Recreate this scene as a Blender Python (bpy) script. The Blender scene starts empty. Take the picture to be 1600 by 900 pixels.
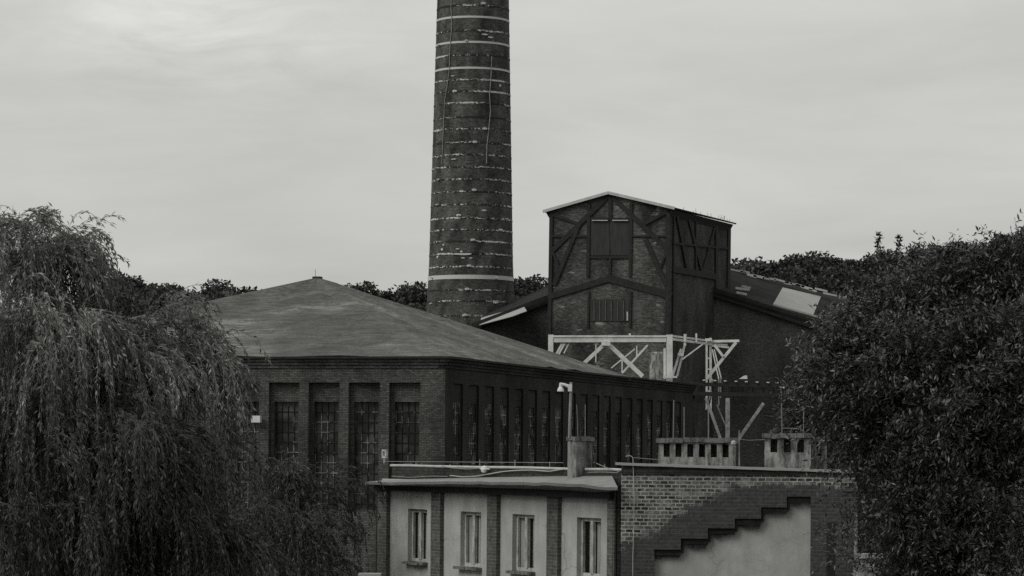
import bpy, math, random
import numpy as np
from mathutils import Vector as V, Matrix

random.seed(7)
rng = np.random.default_rng(11)
SC = bpy.context.scene
COL = SC.collection

# ------------------------------------------------------------------ camera, sky, sun, exposure
F, H, HOR, ROLL = 4500.0, 8.0, 703.0, math.radians(0.45)   # focal length in photo pixels, eye height, horizon row, camera roll
PX, PY = 798.0, HOR
cam_d = bpy.data.cameras.new('camera')
cam = bpy.data.objects.new('camera', cam_d); COL.objects.link(cam)
cam_d.sensor_width = 36.0; cam_d.lens = F / 1600 * 36
cam_d.shift_x = 2 / 1600; cam_d.shift_y = (HOR - 450) / 1600
cam_d.clip_start = 0.5; cam_d.clip_end = 5000
cam.matrix_world = Matrix.Translation((0, 0, H)) @ Matrix.Rotation(math.radians(90), 4, 'X') @ Matrix.Rotation(ROLL, 4, 'Z')
SC.camera = cam

SUN_EL, SUN_AZ = math.radians(42), math.radians(-122)      # azimuth from +Y towards +X: behind the camera, on the left
w = bpy.data.worlds.new('World'); SC.world = w; w.use_nodes = True
nt = w.node_tree; N = nt.nodes; L = nt.links
bg = N['Background']
sky = N.new('ShaderNodeTexSky'); sky.sky_type = 'NISHITA'; sky.sun_disc = False
sky.sun_elevation = SUN_EL; sky.sun_rotation = SUN_AZ; sky.air_density = 1.0; sky.dust_density = 3.0
bw = N.new('ShaderNodeRGBToBW'); L.new(sky.outputs[0], bw.inputs[0])
tc = N.new('ShaderNodeTexCoord')
mp = N.new('ShaderNodeMapping'); mp.inputs['Scale'].default_value = (1.0, 1.0, 4.2); mp.inputs['Rotation'].default_value = (0.0, 0.10, 0.0)
L.new(tc.outputs['Generated'], mp.inputs[0])
n1 = N.new('ShaderNodeTexNoise'); n1.inputs['Scale'].default_value = 5.0; n1.inputs['Detail'].default_value = 7; n1.inputs['Roughness'].default_value = 0.52
n1.inputs['Distortion'].default_value = 0.5
L.new(mp.outputs[0], n1.inputs['Vector'])
rmp = N.new('ShaderNodeMapRange'); rmp.inputs[1].default_value = 0.3; rmp.inputs[2].default_value = 0.72; rmp.inputs[3].default_value = 0.87; rmp.inputs[4].default_value = 1.11
L.new(n1.outputs[0], rmp.inputs[0])
mix = N.new('ShaderNodeMix'); mix.data_type = 'FLOAT'; mix.inputs[0].default_value = 0.8; mix.inputs[3].default_value = 6.3   # mostly an even cloud cover
L.new(bw.outputs[0], mix.inputs[2])
mul = N.new('ShaderNodeMath'); mul.operation = 'MULTIPLY'; L.new(mix.outputs[0], mul.inputs[0])
sx = N.new('ShaderNodeSeparateXYZ'); L.new(tc.outputs['Generated'], sx.inputs[0])
def M2(op, a, b_=None):
    k = N.new('ShaderNodeMath'); k.operation = op
    for i, q in enumerate((a, b_)):
        if q is None: continue
        if isinstance(q, (int, float)): k.inputs[i].default_value = q
        else: L.new(q, k.inputs[i])
    return k.outputs[0]
fr_ = N.new('ShaderNodeMapRange'); fr_.interpolation_type = 'SMOOTHSTEP'; fr_.inputs[1].default_value = -0.75; fr_.inputs[2].default_value = 0.35; fr_.inputs[3].default_value = 0.72; fr_.inputs[4].default_value = 1.0
L.new(sx.outputs[1], fr_.inputs[0])
zb = M2('ADD', M2('MULTIPLY', M2('MAXIMUM', sx.outputs[2], 0.0), 0.55), 0.97)
n2_ = N.new('ShaderNodeTexNoise'); n2_.inputs['Scale'].default_value = 22; n2_.inputs['Detail'].default_value = 6; n2_.inputs['Roughness'].default_value = 0.6; n2_.inputs['Distortion'].default_value = 0.6
L.new(mp.outputs[0], n2_.inputs['Vector'])
dv = N.new('ShaderNodeVectorMath'); dv.operation = 'DISTANCE'; dv.inputs[1].default_value = (-0.100, 0.985, 0.139)
dm = N.new('ShaderNodeVectorMath'); dm.operation = 'MULTIPLY'; dm.inputs[1].default_value = (1, 1, 2.4)
dm2 = (-0.108, 0.985, 0.143 * 2.4); dv.inputs[1].default_value = dm2
L.new(tc.outputs['Generated'], dm.inputs[0]); L.new(dm.outputs[0], dv.inputs[0])
br = N.new('ShaderNodeMapRange'); br.interpolation_type = 'SMOOTHSTEP'; br.inputs[1].default_value = 0.085; br.inputs[2].default_value = 0.0; br.inputs[3].default_value = 0.0; br.inputs[4].default_value = 1.0
L.new(dv.outputs['Value'], br.inputs[0])
brk = M2('MULTIPLY', br.outputs[0], M2('MAXIMUM', M2('MULTIPLY', M2('SUBTRACT', n2_.outputs[0], 0.38), 0.7), 0.0))
fine = M2('ADD', M2('MULTIPLY', M2('SUBTRACT', n2_.outputs[0], 0.5), 0.10), 1.0)
tot = M2('MULTIPLY', M2('MULTIPLY', M2('MULTIPLY', fr_.outputs[0], zb), M2('ADD', rmp.outputs[0], brk)), fine)
L.new(tot, mul.inputs[1])
tint = N.new('ShaderNodeCombineColor')
mb_ = N.new('ShaderNodeMath'); mb_.operation = 'MULTIPLY'; mb_.inputs[1].default_value = 0.945
mr_ = N.new('ShaderNodeMath'); mr_.operation = 'MULTIPLY'; mr_.inputs[1].default_value = 0.99
L.new(mul.outputs[0], mb_.inputs[0]); L.new(mul.outputs[0], mr_.inputs[0])
L.new(mr_.outputs[0], tint.inputs[0]); L.new(mul.outputs[0], tint.inputs[1]); L.new(mb_.outputs[0], tint.inputs[2])
L.new(tint.outputs[0], bg.inputs[0]); bg.inputs[1].default_value = 0.1

sd = bpy.data.lights.new('sun', 'SUN'); sd.energy = 1.5; sd.angle = math.radians(35); sd.color = (1, 0.985, 0.94)
so = bpy.data.objects.new('sun', sd); COL.objects.link(so)
sdir = V((math.sin(SUN_AZ) * math.cos(SUN_EL), math.cos(SUN_AZ) * math.cos(SUN_EL), math.sin(SUN_EL)))
so.rotation_euler = sdir.to_track_quat('Z', 'Y').to_euler(); so.location = (-60, -60, 90)
SC.view_settings.view_transform = 'Standard'; SC.view_settings.look = 'None'
SC.view_settings.exposure = 0.0; SC.view_settings.gamma = 1.0; SC.view_settings.use_curve_mapping = False
SC.cycles.use_denoising = False      # keeps leaf and brick detail
SC.cycles.max_bounces = 5; SC.cycles.diffuse_bounces = 3; SC.cycles.transparent_max_bounces = 4

# ------------------------------------------------------------------ helpers
Z = V((0, 0, 1))
CR, SR = math.cos(ROLL), math.sin(ROLL)
def ray(px, py):
    dx, dy = px - PX, py - PY
    return V(((dx * CR + dy * SR) / F, 1.0, -(-dx * SR + dy * CR) / F))
EYE = V((0, 0, H))
def at(px, py, D): return EYE + ray(px, py) * D
def hit(px, py, O, n):
    r = ray(px, py); return EYE + r * ((O - EYE).dot(n) / r.dot(n))

class MB:
    def __init__(s): s.v = []; s.f = []; s.uv = []
    def face(s, pts, uv=None):
        i = len(s.v); pts = [V(p) for p in pts]; s.v += pts; s.f.append(tuple(range(i, i + len(pts))))
        if uv is None:
            n = V((0, 0, 0))
            for k in range(len(pts)):
                a, b = pts[k], pts[(k + 1) % len(pts)]; n += a.cross(b)
            if n.length < 1e-12: n = V((0, 0, 1))
            n.normalize()
            if abs(n.z) < 0.8:
                t = Z.cross(n).normalized(); uv = [(p.dot(t), p.z) for p in pts]
            else: uv = [(p.x, p.y) for p in pts]
        s.uv += uv
    def box(s, c, ax, ay, az, sx, sy, sz):
        c = V(c); X, Y, W = ax * sx / 2, ay * sy / 2, az * sz / 2
        P = lambda i, j, k: c + X * i + Y * j + W * k
        for q in (((-1,-1,-1),(-1,1,-1),(1,1,-1),(1,-1,-1)), ((-1,-1,1),(1,-1,1),(1,1,1),(-1,1,1)),
                  ((-1,-1,-1),(1,-1,-1),(1,-1,1),(-1,-1,1)), ((1,1,-1),(-1,1,-1),(-1,1,1),(1,1,1)),
                  ((-1,1,-1),(-1,-1,-1),(-1,-1,1),(-1,1,1)), ((1,-1,-1),(1,1,-1),(1,1,1),(1,-1,1))):
            s.face([P(*k) for k in q])
        return s
    def bar(s, A, B, wid, th, nrm=V((0, -1, 0)), off=0.0):
        A, B = V(A), V(B); a = (B - A); l = a.length; a.normalize()
        n = (nrm - a * nrm.dot(a)).normalized(); side = a.cross(n)
        return s.box((A + B) / 2 + n * off, a, side, n, l, wid, th)
    def tube(s, pts, r, k=6):
        pts = [V(p) for p in pts]; rs = r if isinstance(r, (list, tuple)) else [r] * len(pts)
        rings = []
        for i, p in enumerate(pts):
            d = (pts[min(i + 1, len(pts) - 1)] - pts[max(i - 1, 0)]).normalized()
            u = d.cross(V((0, 1, 0.013)));
            if u.length < 1e-3: u = d.cross(V((1, 0, 0)))
            u.normalize(); v = d.cross(u)
            rings.append([p + (u * math.cos(2 * math.pi * j / k) + v * math.sin(2 * math.pi * j / k)) * rs[i] for j in range(k)])
        for i in range(len(rings) - 1):
            for j in range(k):
                s.face([rings[i][j], rings[i][(j + 1) % k], rings[i + 1][(j + 1) % k], rings[i + 1][j]])
        s.face(rings[0][::-1]); s.face(rings[-1]); return s
    def lathe(s, prof, c=V((0, 0, 0)), k=48, closed=True):
        c = V(c)
        for (r0, z0), (r1, z1) in zip(prof, prof[1:]):
            for j in range(k):
                a0, a1 = 2 * math.pi * j / k, 2 * math.pi * (j + 1) / k
                R = max(r0, r1)
                s.face([c + V((r0 * math.cos(a0), r0 * math.sin(a0), z0)), c + V((r0 * math.cos(a1), r0 * math.sin(a1), z0)),
                        c + V((r1 * math.cos(a1), r1 * math.sin(a1), z1)), c + V((r1 * math.cos(a0), r1 * math.sin(a0), z1))],
                       [(a0 * R, z0), (a1 * R, z0), (a1 * R, z1), (a0 * R, z1)])
        return s
    def prism(s, pts, n, th):          # a flat outline pts with thickness th along -n
        pts = [V(p) for p in pts]; bk = [p - n * th for p in pts]
        s.face(pts); s.face(bk[::-1])
        for i in range(len(pts)):
            j = (i + 1) % len(pts); s.face([pts[j], pts[i], bk[i], bk[j]])
        return s
    def facade(s, O, d, n, ts, zs, openf, depth):   # a wall skin with reveals round its openings
        P = lambda t, z, o=0: O + d * t + Z * (z - O.z) - n * o
        op = [[openf((ts[i] + ts[i + 1]) / 2, (zs[j] + zs[j + 1]) / 2) for j in range(len(zs) - 1)] for i in range(len(ts) - 1)]
        nt_, nz = len(ts) - 1, len(zs) - 1
        for i in range(nt_):
            for j in range(nz):
                t0, t1, z0, z1 = ts[i], ts[i + 1], zs[j], zs[j + 1]
                if not op[i][j]: s.face([P(t0, z0), P(t1, z0), P(t1, z1), P(t0, z1)])
                else:
                    if i > 0 and not op[i - 1][j]: s.face([P(t0, z0), P(t0, z1), P(t0, z1, depth), P(t0, z0, depth)])
                    if i < nt_ - 1 and not op[i + 1][j]: s.face([P(t1, z0), P(t1, z0, depth), P(t1, z1, depth), P(t1, z1)])
                    if j > 0 and not op[i][j - 1]: s.face([P(t0, z0), P(t0, z0, depth), P(t1, z0, depth), P(t1, z0)])
                    if j < nz - 1 and not op[i][j + 1]: s.face([P(t0, z1), P(t1, z1), P(t1, z1, depth), P(t0, z1, depth)])
        return s
    def build(s, name, m, parent=None, smooth=False, bevel=0.0):
        me = bpy.data.meshes.new(name); off = parent_loc(parent)
        me.from_pydata([tuple(p - off) for p in s.v], [], s.f)
        ul = me.uv_layers.new(name='UVMap')
        ul.data.foreach_set('uv', np.array(s.uv, dtype=np.float32).ravel())
        if smooth: me.polygons.foreach_set('use_smooth', [True] * len(me.polygons))
        me.materials.append(m); me.validate(); me.update()
        o = bpy.data.objects.new(name, me); COL.objects.link(o)
        if parent: o.parent = parent
        return o

def parent_loc(p):
    l = V((0, 0, 0))
    while p is not None: l += p.location; p = p.parent
    return l
def tag(o, label=None, cat=None, group=None, kind=None):
    if label: o['label'] = label
    if cat: o['category'] = cat
    if group: o['group'] = group
    if kind: o['kind'] = kind
    return o
def thing(name, loc, label, cat, group=None):
    o = bpy.data.objects.new(name, None); COL.objects.link(o); o.location = loc; o.empty_display_size = 0.3
    return tag(o, label, cat, group)

# ------------------------------------------------------------------ materials (all in the greys of the photograph)
def g(v): return (v, v, v * 0.985, 1)
def new_mat(name, rough=0.9, spec=0.25):
    m = bpy.data.materials.new(name); m.use_nodes = True
    b = m.node_tree.nodes['Principled BSDF']; b.inputs['Roughness'].default_value = rough; b.inputs['Specular IOR Level'].default_value = spec
    return m, m.node_tree, b
def noise(t, scale, detail=4, rough=0.6, coord='Object', stretch=None):
    c = t.nodes.new('ShaderNodeTexCoord'); n = t.nodes.new('ShaderNodeTexNoise')
    n.inputs['Scale'].default_value = scale; n.inputs['Detail'].default_value = detail; n.inputs['Roughness'].default_value = rough
    src = c.outputs[coord]
    if stretch:
        q = t.nodes.new('ShaderNodeMapping'); q.inputs['Scale'].default_value = stretch; t.links.new(src, q.inputs[0]); src = q.outputs[0]
    t.links.new(src, n.inputs['Vector']); return n.outputs[0]
def ramp(t, src, pts):
    r = t.nodes.new('ShaderNodeValToRGB'); e = r.color_ramp.elements
    e[0].position, e[0].color = pts[0][0], g(pts[0][1]); e[1].position, e[1].color = pts[-1][0], g(pts[-1][1])
    for p, c in pts[1:-1]:
        k = e.new(p); k.color = g(c)
    t.links.new(src, r.inputs[0]); return r.outputs[0]
def mixc(t, fac, a, b, mode='MIX'):
    m = t.nodes.new('ShaderNodeMix'); m.data_type = 'RGBA'; m.blend_type = mode
    for s, i in ((fac, 0), (a, 6), (b, 7)):
        if isinstance(s, (int, float)): m.inputs[i].default_value = s
        elif isinstance(s, tuple): m.inputs[i].default_value = s
        else: t.links.new(s, m.inputs[i])
    return m.outputs[2]
def bump(t, b, src, strength=0.4, dist=0.02):
    q = t.nodes.new('ShaderNodeBump'); q.inputs['Strength'].default_value = strength; q.inputs['Distance'].default_value = dist
    t.links.new(src, q.inputs['Height']); t.links.new(q.outputs[0], b.inputs['Normal'])
def plain(name, v, var=0.3, scale=3.0, rough=0.85, spec=0.25, stretch=None, bmp=0.0, streak=None):
    m, t, b = new_mat(name, rough, spec)
    c = ramp(t, noise(t, scale, 6, 0.65, stretch=stretch), [(0.3, v * (1 - var)), (0.7, v * (1 + var))])
    if streak:
        c = mixc(t, ramp(t, noise(t, streak[0], 5, 0.7, stretch=streak[1]), [(0.42, 0), (0.62, streak[2])]), c, g(v * streak[3]))
    t.links.new(c, b.inputs['Base Color'])
    if bmp: bump(t, b, noise(t, scale * 6, 5), bmp, 0.02)
    return m
def brick(name, c1, c2, mortar, patch=None, bw_=0.25, rh=0.075, ms=0.011, soot=0.5, soot_scale=0.5, patch_scale=1.2, patch_at=(0.56, 0.66), extra=None):
    m, t, b = new_mat(name, 0.92, 0.15)
    uv = t.nodes.new('ShaderNodeUVMap'); k = t.nodes.new('ShaderNodeTexBrick')
    k.inputs['Color1'].default_value = g(c1); k.inputs['Color2'].default_value = g(c2); k.inputs['Mortar'].default_value = g(mortar)
    k.inputs['Scale'].default_value = 1.0; k.inputs['Brick Width'].default_value = bw_; k.inputs['Row Height'].default_value = rh
    k.inputs['Mortar Size'].default_value = ms; k.inputs['Mortar Smooth'].default_value = 0.3; k.inputs['Bias'].default_value = -0.1
    wob = t.nodes.new('ShaderNodeTexNoise'); wob.inputs['Scale'].default_value = 9; t.links.new(uv.outputs[0], wob.inputs['Vector'])
    vm = t.nodes.new('ShaderNodeVectorMath'); vm.operation = 'MULTIPLY_ADD'; vm.inputs[1].default_value = (0.02, 0.02, 0)
    t.links.new(wob.outputs['Color'], vm.inputs[0]); t.links.new(uv.outputs[0], vm.inputs[2]); t.links.new(vm.outputs[0], k.inputs['Vector'])
    c = k.outputs['Color']
    c = mixc(t, 1.0, c, ramp(t, noise(t, 7, 5, 0.7, 'UV'), [(0.3, 0.55), (0.7, 1.45)]), 'MULTIPLY')
    c = mixc(t, 1.0, c, ramp(t, noise(t, soot_scale, 5, 0.6, 'UV', (1.0, 0.45, 1)), [(0.35, 1 - soot), (0.65, 1.0 + soot * 0.5)]), 'MULTIPLY')
    if patch is not None:
        c = mixc(t, ramp(t, noise(t, patch_scale, 7, 0.7, 'UV', (1, 2.6, 1)), [(patch_at[0], 0), (patch_at[1], 0.85)]), c, g(patch))
    if extra: c = extra(t, c)
    t.links.new(c, b.inputs['Base Color'])
    inv = t.nodes.new('ShaderNodeMath'); inv.operation = 'SUBTRACT'; inv.inputs[0].default_value = 1; t.links.new(k.outputs['Fac'], inv.inputs[1])
    bump(t, b, inv.outputs[0], 0.6, 0.012)
    return m

M = {}
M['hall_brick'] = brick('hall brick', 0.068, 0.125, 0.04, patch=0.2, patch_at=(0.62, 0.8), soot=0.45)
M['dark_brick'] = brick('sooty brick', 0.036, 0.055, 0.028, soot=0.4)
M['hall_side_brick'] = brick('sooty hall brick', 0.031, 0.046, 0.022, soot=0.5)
M['chimney_brick'] = brick('chimney brick', 0.065, 0.13, 0.06, patch=0.17, patch_at=(0.62, 0.8), soot=0.6, soot_scale=0.9)
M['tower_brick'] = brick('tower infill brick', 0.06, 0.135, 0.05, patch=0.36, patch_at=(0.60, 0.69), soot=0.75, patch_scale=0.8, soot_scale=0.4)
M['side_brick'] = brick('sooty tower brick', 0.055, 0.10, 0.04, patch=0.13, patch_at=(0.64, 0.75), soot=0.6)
M['pilaster_brick'] = brick('pilaster brick', 0.07, 0.1, 0.13, soot=0.4)
M['timber_dark'] = plain('tarred timber', 0.022, 0.4, 4)
M['steel_dark'] = plain('dark steel', 0.025, 0.3, 4, 0.6)
M['timber_pale'] = plain('weathered pale timber', 0.70, 0.12, 3, 0.8, streak=(2.5, (1, 1, 1), 0.55, 0.6))
M['timber_grey'] = plain('grey timber', 0.34, 0.3, 2, streak=(2.5, (1, 1, 1), 0.8, 0.4))
M['paint_white'] = plain('white paint', 0.62, 0.12, 2)
M['pale_metal'] = plain('galvanised metal', 0.4, 0.2, 3, 0.5, 0.4)
M['grey_metal'] = plain('dull grey wire', 0.22, 0.3, 3, 0.6, 0.4)
M['sheet'] = plain('pale roof sheet', 0.31, 0.10, 1.5)
M['felt_dark'] = plain('black roofing felt', 0.022, 0.4, 0.8, 0.95, 0.1)
M['plaster'] = plain('pale plaster', 0.37, 0.16, 2.2, bmp=0.25, streak=(1.6, (1.2, 1.2, 0.3), 0.6, 0.72))
t = M['plaster'].node_tree; b = t.nodes['Principled BSDF']; src = b.inputs['Base Color'].links[0].from_socket
vo = t.nodes.new('ShaderNodeTexVoronoi'); vo.feature = 'DISTANCE_TO_EDGE'; vo.inputs['Scale'].default_value = 0.8
tc_ = t.nodes.new('ShaderNodeTexCoord'); dn_ = t.nodes.new('ShaderNodeTexNoise'); dn_.inputs['Scale'].default_value = 3; dn_.inputs['Detail'].default_value = 6
t.links.new(tc_.outputs['Object'], dn_.inputs['Vector']); dm_ = t.nodes.new('ShaderNodeVectorMath'); dm_.operation = 'MULTIPLY_ADD'; dm_.inputs[1].default_value = (.5, .5, .5)
t.links.new(dn_.outputs['Color'], dm_.inputs[0]); t.links.new(tc_.outputs['Object'], dm_.inputs[2]); t.links.new(dm_.outputs[0], vo.inputs['Vector'])
ck = mixc(t, 1.0, ramp(t, vo.outputs['Distance'], [(0.0, 1), (0.016, 0)]), ramp(t, noise(t, 0.7, 3), [(0.5, 0), (0.6, 0.6)]), 'MULTIPLY')
t.links.new(mixc(t, ck, src, g(0.1)), b.inputs['Base Color'])
M['stub_plaster'] = plain('sooty flaking plaster', 0.24, 0.3, 4, bmp=0.5, streak=(4.0, (1.0, 1.0, 0.28), 0.97, 0.12))
M['plaster_old'] = plain('flaking old plaster', 0.34, 0.25, 4, bmp=0.5, streak=(5.0, (1.0, 1.0, 0.28), 0.95, 0.16))
M['concrete'] = plain('stained concrete', 0.17, 0.3, 5, bmp=0.4, streak=(7, (1, 1, 0.8), 0.9, 0.25))
M['window_paint'] = plain('flaking window paint', 0.42, 0.25, 6, streak=(9, (1, 1, 0.3), 0.8, 0.4))
m, t, b = new_mat('rusty window bar', 0.8)
t.links.new(ramp(t, noise(t, 0.9, 4, 0.7), [(0.48, 0.015), (0.62, 0.34)]), b.inputs['Base Color']); M['muntin'] = m
M['shutter_bar'] = plain('grey board edge', 0.09, 0.4, 3)
M['shutter'] = plain('dark boarded shutter', 0.035, 0.4, 3, stretch=(3, 3, 0.3))
m, t, b = new_mat('window glass', 0.08, 0.5); b.inputs['Base Color'].default_value = g(0.03)
tr = t.nodes.new('ShaderNodeBsdfTransparent'); mx = t.nodes.new('ShaderNodeMixShader'); mx.inputs[0].default_value = 0.3
t.links.new(tr.outputs[0], mx.inputs[1]); t.links.new(b.outputs[0], mx.inputs[2]); t.links.new(mx.outputs[0], t.nodes['Material Output'].inputs[0]); M['glass'] = m
m, t, b = new_mat('dirty hall glass', 0.35, 0.3)
t.links.new(ramp(t, noise(t, 1.1, 4, 0.6), [(0.45, 0.016), (0.7, 0.09)]), b.inputs['Base Color']); M['hall_glass'] = m
M['side_glass'] = plain('grimy side window', 0.034, 0.5, 0.8, 0.6, 0.3)
M['curtain'] = plain('grey curtain', 0.6, 0.4, 5, stretch=(6, 6, 0.2))
def roof_mat(name, v, rid):
    m, t, b = new_mat(name, 0.85, 0.2)
    c = ramp(t, noise(t, 0.5, 8, 0.7), [(0.38, v * 0.72), (0.62, v * 1.22)])
    q = t.nodes.new('ShaderNodeMapping'); q.inputs['Rotation'].default_value = (0, 0, 0.55); q.inputs['Scale'].default_value = (0.5, 1.9, 1)
    uvn = t.nodes.new('ShaderNodeUVMap'); t.links.new(uvn.outputs[0], q.inputs[0])
    st = t.nodes.new('ShaderNodeTexNoise'); st.inputs['Scale'].default_value = 1.1; st.inputs['Detail'].default_value = 7; st.inputs['Roughness'].default_value = 0.68; st.inputs['Distortion'].default_value = 0.7
    t.links.new(q.outputs[0], st.inputs['Vector']); st = st.outputs[0]
    c = mixc(t, 1.0, c, ramp(t, st, [(0.42, 0.6), (0.58, 1.28)]), 'MULTIPLY')
    c = mixc(t, 1.0, c, ramp(t, noise(t, 7, 6, 0.8), [(0.3, 0.6), (0.7, 1.4)]), 'MULTIPLY')
    rag = noise(t, 0.14, 3, 0.5)
    c = mixc(t, mixc(t, 1.0, ramp(t, st, [(0.46, 0), (0.53, 1)]), ramp(t, rag, [(0.42, 0), (0.52, 0.9)]), 'MULTIPLY'), c, g(v * 0.36))
    lap = t.nodes.new('ShaderNodeTexBrick'); lap.inputs['Scale'].default_value = 1.0; lap.inputs['Brick Width'].default_value = 7.0; lap.inputs['Row Height'].default_value = 0.95
    lap.inputs['Mortar Size'].default_value = 0.03; lap.inputs['Color1'].default_value = g(0.93); lap.inputs['Color2'].default_value = g(1.07); lap.inputs['Mortar'].default_value = g(0.62)
    wv_ = t.nodes.new('ShaderNodeVectorMath'); wv_.operation = 'MULTIPLY_ADD'; wv_.inputs[1].default_value = (0.0, 0.35, 0); wn = t.nodes.new('ShaderNodeTexNoise'); wn.inputs['Scale'].default_value = 0.6
    t.links.new(uvn.outputs[0], wn.inputs['Vector']); t.links.new(wn.outputs['Color'], wv_.inputs[0]); t.links.new(uvn.outputs[0], wv_.inputs[2]); t.links.new(wv_.outputs[0], lap.inputs['Vector'])
    c = mixc(t, 1.0, c, lap.outputs['Color'], 'MULTIPLY')
    t.links.new(c, b.inputs['Base Color']); bump(t, b, st, 0.9, 0.12); return m
M['roof_felt'] = roof_mat('grey roofing felt', 0.145, (0.7, 2.4, 1))
M['eave_felt'] = plain('eave felt', 0.2, 0.2, 4, stretch=(1, 1, 3))
# paint flakes left on the chimney hoops
m, t, b = new_mat('flaking hoop paint', 0.8)
hv = t.nodes.new('ShaderNodeMath'); hv.operation = 'MULTIPLY_ADD'; hv.inputs[1].default_value = 0.55
t.links.new(noise(t, 0.33, 2, 0.5, stretch=(1, 1, 2.2)), hv.inputs[0]); t.links.new(noise(t, 4.5, 6, 0.8, stretch=(1, 1, 2.0)), hv.inputs[2])
t.links.new(ramp(t, hv.outputs[0], [(0.81, 0.02), (0.85, 0.6)]), b.inputs['Base Color']); M['hoop_flake'] = m
m, t, b = new_mat('white hoop paint', 0.8)
t.links.new(ramp(t, noise(t, 1.6, 5, 0.7), [(0.27, 0.12), (0.36, 0.5)]), b.inputs['Base Color']); M['hoop_white'] = m
# stair wall: eroded light upper brick, newer dark brick beside the steps
def stair_extra(t, c):
    def m(op, x, y=None, z=None):
        k_ = t.nodes.new('ShaderNodeMath'); k_.operation = op
        for i_, q_ in enumerate((x, y, z)):
            if q_ is None: continue
            if isinstance(q_, (int, float)): k_.inputs[i_].default_value = q_
            else: t.links.new(q_, k_.inputs[i_])
        return k_.outputs[0]
    uv0 = t.nodes.new('ShaderNodeUVMap'); s0 = t.nodes.new('ShaderNodeSeparateXYZ'); t.links.new(uv0.outputs[0], s0.inputs[0])
    rowi = m('FLOOR', m('DIVIDE', s0.outputs[1], 0.075)); odd = m('MODULO', rowi, 2.0)
    us = m('MULTIPLY', m('FLOOR', m('ADD', m('DIVIDE', s0.outputs[0], 0.155), m('MULTIPLY', odd, 0.5))), 0.155)
    sp = t.nodes.new('ShaderNodeCombineXYZ'); t.links.new(us, sp.inputs[0]); t.links.new(m('MULTIPLY', rowi, 0.075), sp.inputs[1])
    snap = sp.outputs[0]; sp = t.nodes.new('ShaderNodeSeparateXYZ'); t.links.new(snap, sp.inputs[0])
    a = t.nodes.new('ShaderNodeMath'); a.operation = 'MULTIPLY_ADD'; a.inputs[1].default_value = -0.55; t.links.new(sp.outputs[0], a.inputs[0]); t.links.new(sp.outputs[1], a.inputs[2])
    nn_ = t.nodes.new('ShaderNodeTexNoise'); nn_.inputs['Scale'].default_value = 2.3; nn_.inputs['Detail'].default_value = 9; nn_.inputs['Roughness'].default_value = 0.8; t.links.new(snap, nn_.inputs['Vector']); n = nn_.outputs[0]
    k = t.nodes.new('ShaderNodeMath'); k.operation = 'MULTIPLY_ADD'; k.inputs[1].default_value = 0.9; t.links.new(n, k.inputs[0]); t.links.new(a.outputs[0], k.inputs[2])
    mr = t.nodes.new('ShaderNodeMapRange'); mr.inputs[1].default_value = STAIR_K - 0.06; mr.inputs[2].default_value = STAIR_K + 0.06; mr.inputs[3].default_value = 0.92; mr.inputs[4].default_value = 0
    t.links.new(k.outputs[0], mr.inputs[0])
    dk = ramp(t, noise(t, 9, 5, 0.7, 'UV'), [(0.3, 0.028), (0.75, 0.08)])
    k2 = t.nodes.new('ShaderNodeMath'); k2.operation = 'MULTIPLY_ADD'; k2.inputs[1].default_value = 0.6; t.links.new(n, k2.inputs[0]); t.links.new(sp.outputs[1], k2.inputs[2])
    m2 = t.nodes.new('ShaderNodeMapRange'); m2.inputs[1].default_value = STAIR_Z - 0.04; m2.inputs[2].default_value = STAIR_Z + 0.04; m2.inputs[3].default_value = 1; m2.inputs[4].default_value = 0
    t.links.new(k2.outputs[0], m2.inputs[0])
    m3 = t.nodes.new('ShaderNodeMath'); m3.operation = 'MULTIPLY'; t.links.new(mr.outputs[0], m3.inputs[0]); t.links.new(m2.outputs[0], m3.inputs[1])
    return mixc(t, m3.outputs[0], c, dk)
STAIR_K = STAIR_Z = 6.0   # set again below, once the wall stands

def leaf_mat(name, dark, light, rough=0.5, spec=0.4, trans=0.25):
    m, t, b = new_mat(name, rough, spec)
    gi = t.nodes.new('ShaderNodeNewGeometry')
    isl = ramp(t, gi.outputs['Random Per Island'], [(0.0, dark), (0.75, (dark + light) / 2), (1.0, light)])
    cl = ramp(t, noise(t, 0.7, 3), [(0.38, 0.5), (0.62, 1.5)])
    c = mixc(t, 1.0, isl, cl, 'MULTIPLY'); t.links.new(c, b.inputs['Base Color'])
    tr = t.nodes.new('ShaderNodeBsdfTranslucent'); t.links.new(c, tr.inputs[0])
    mx = t.nodes.new('ShaderNodeMixShader'); mx.inputs[0].default_value = trans
    t.links.new(b.outputs[0], mx.inputs[1]); t.links.new(tr.outputs[0], mx.inputs[2])
    t.links.new(mx.outputs[0], t.nodes['Material Output'].inputs[0]); return m
M['willow_leaf'] = leaf_mat('willow leaves', 0.08, 0.31)
M['shaded_willow_leaf'] = leaf_mat('shaded willow leaves', 0.025, 0.095)  # darker copy of the willow leaf, shade of the lower strands painted in
M['broad_leaf'] = leaf_mat('broad leaves', 0.022, 0.115, 0.42, 0.5, 0.15)
M['shrub_leaf'] = leaf_mat('shrub leaves', 0.025, 0.075)
M['far_leaf'] = leaf_mat('far leaves', 0.02, 0.05)
M['bark'] = plain('bark', 0.05, 0.4, 6)
M['ground'] = plain('grassy ground', 0.05, 0.4, 0.2)

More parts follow.
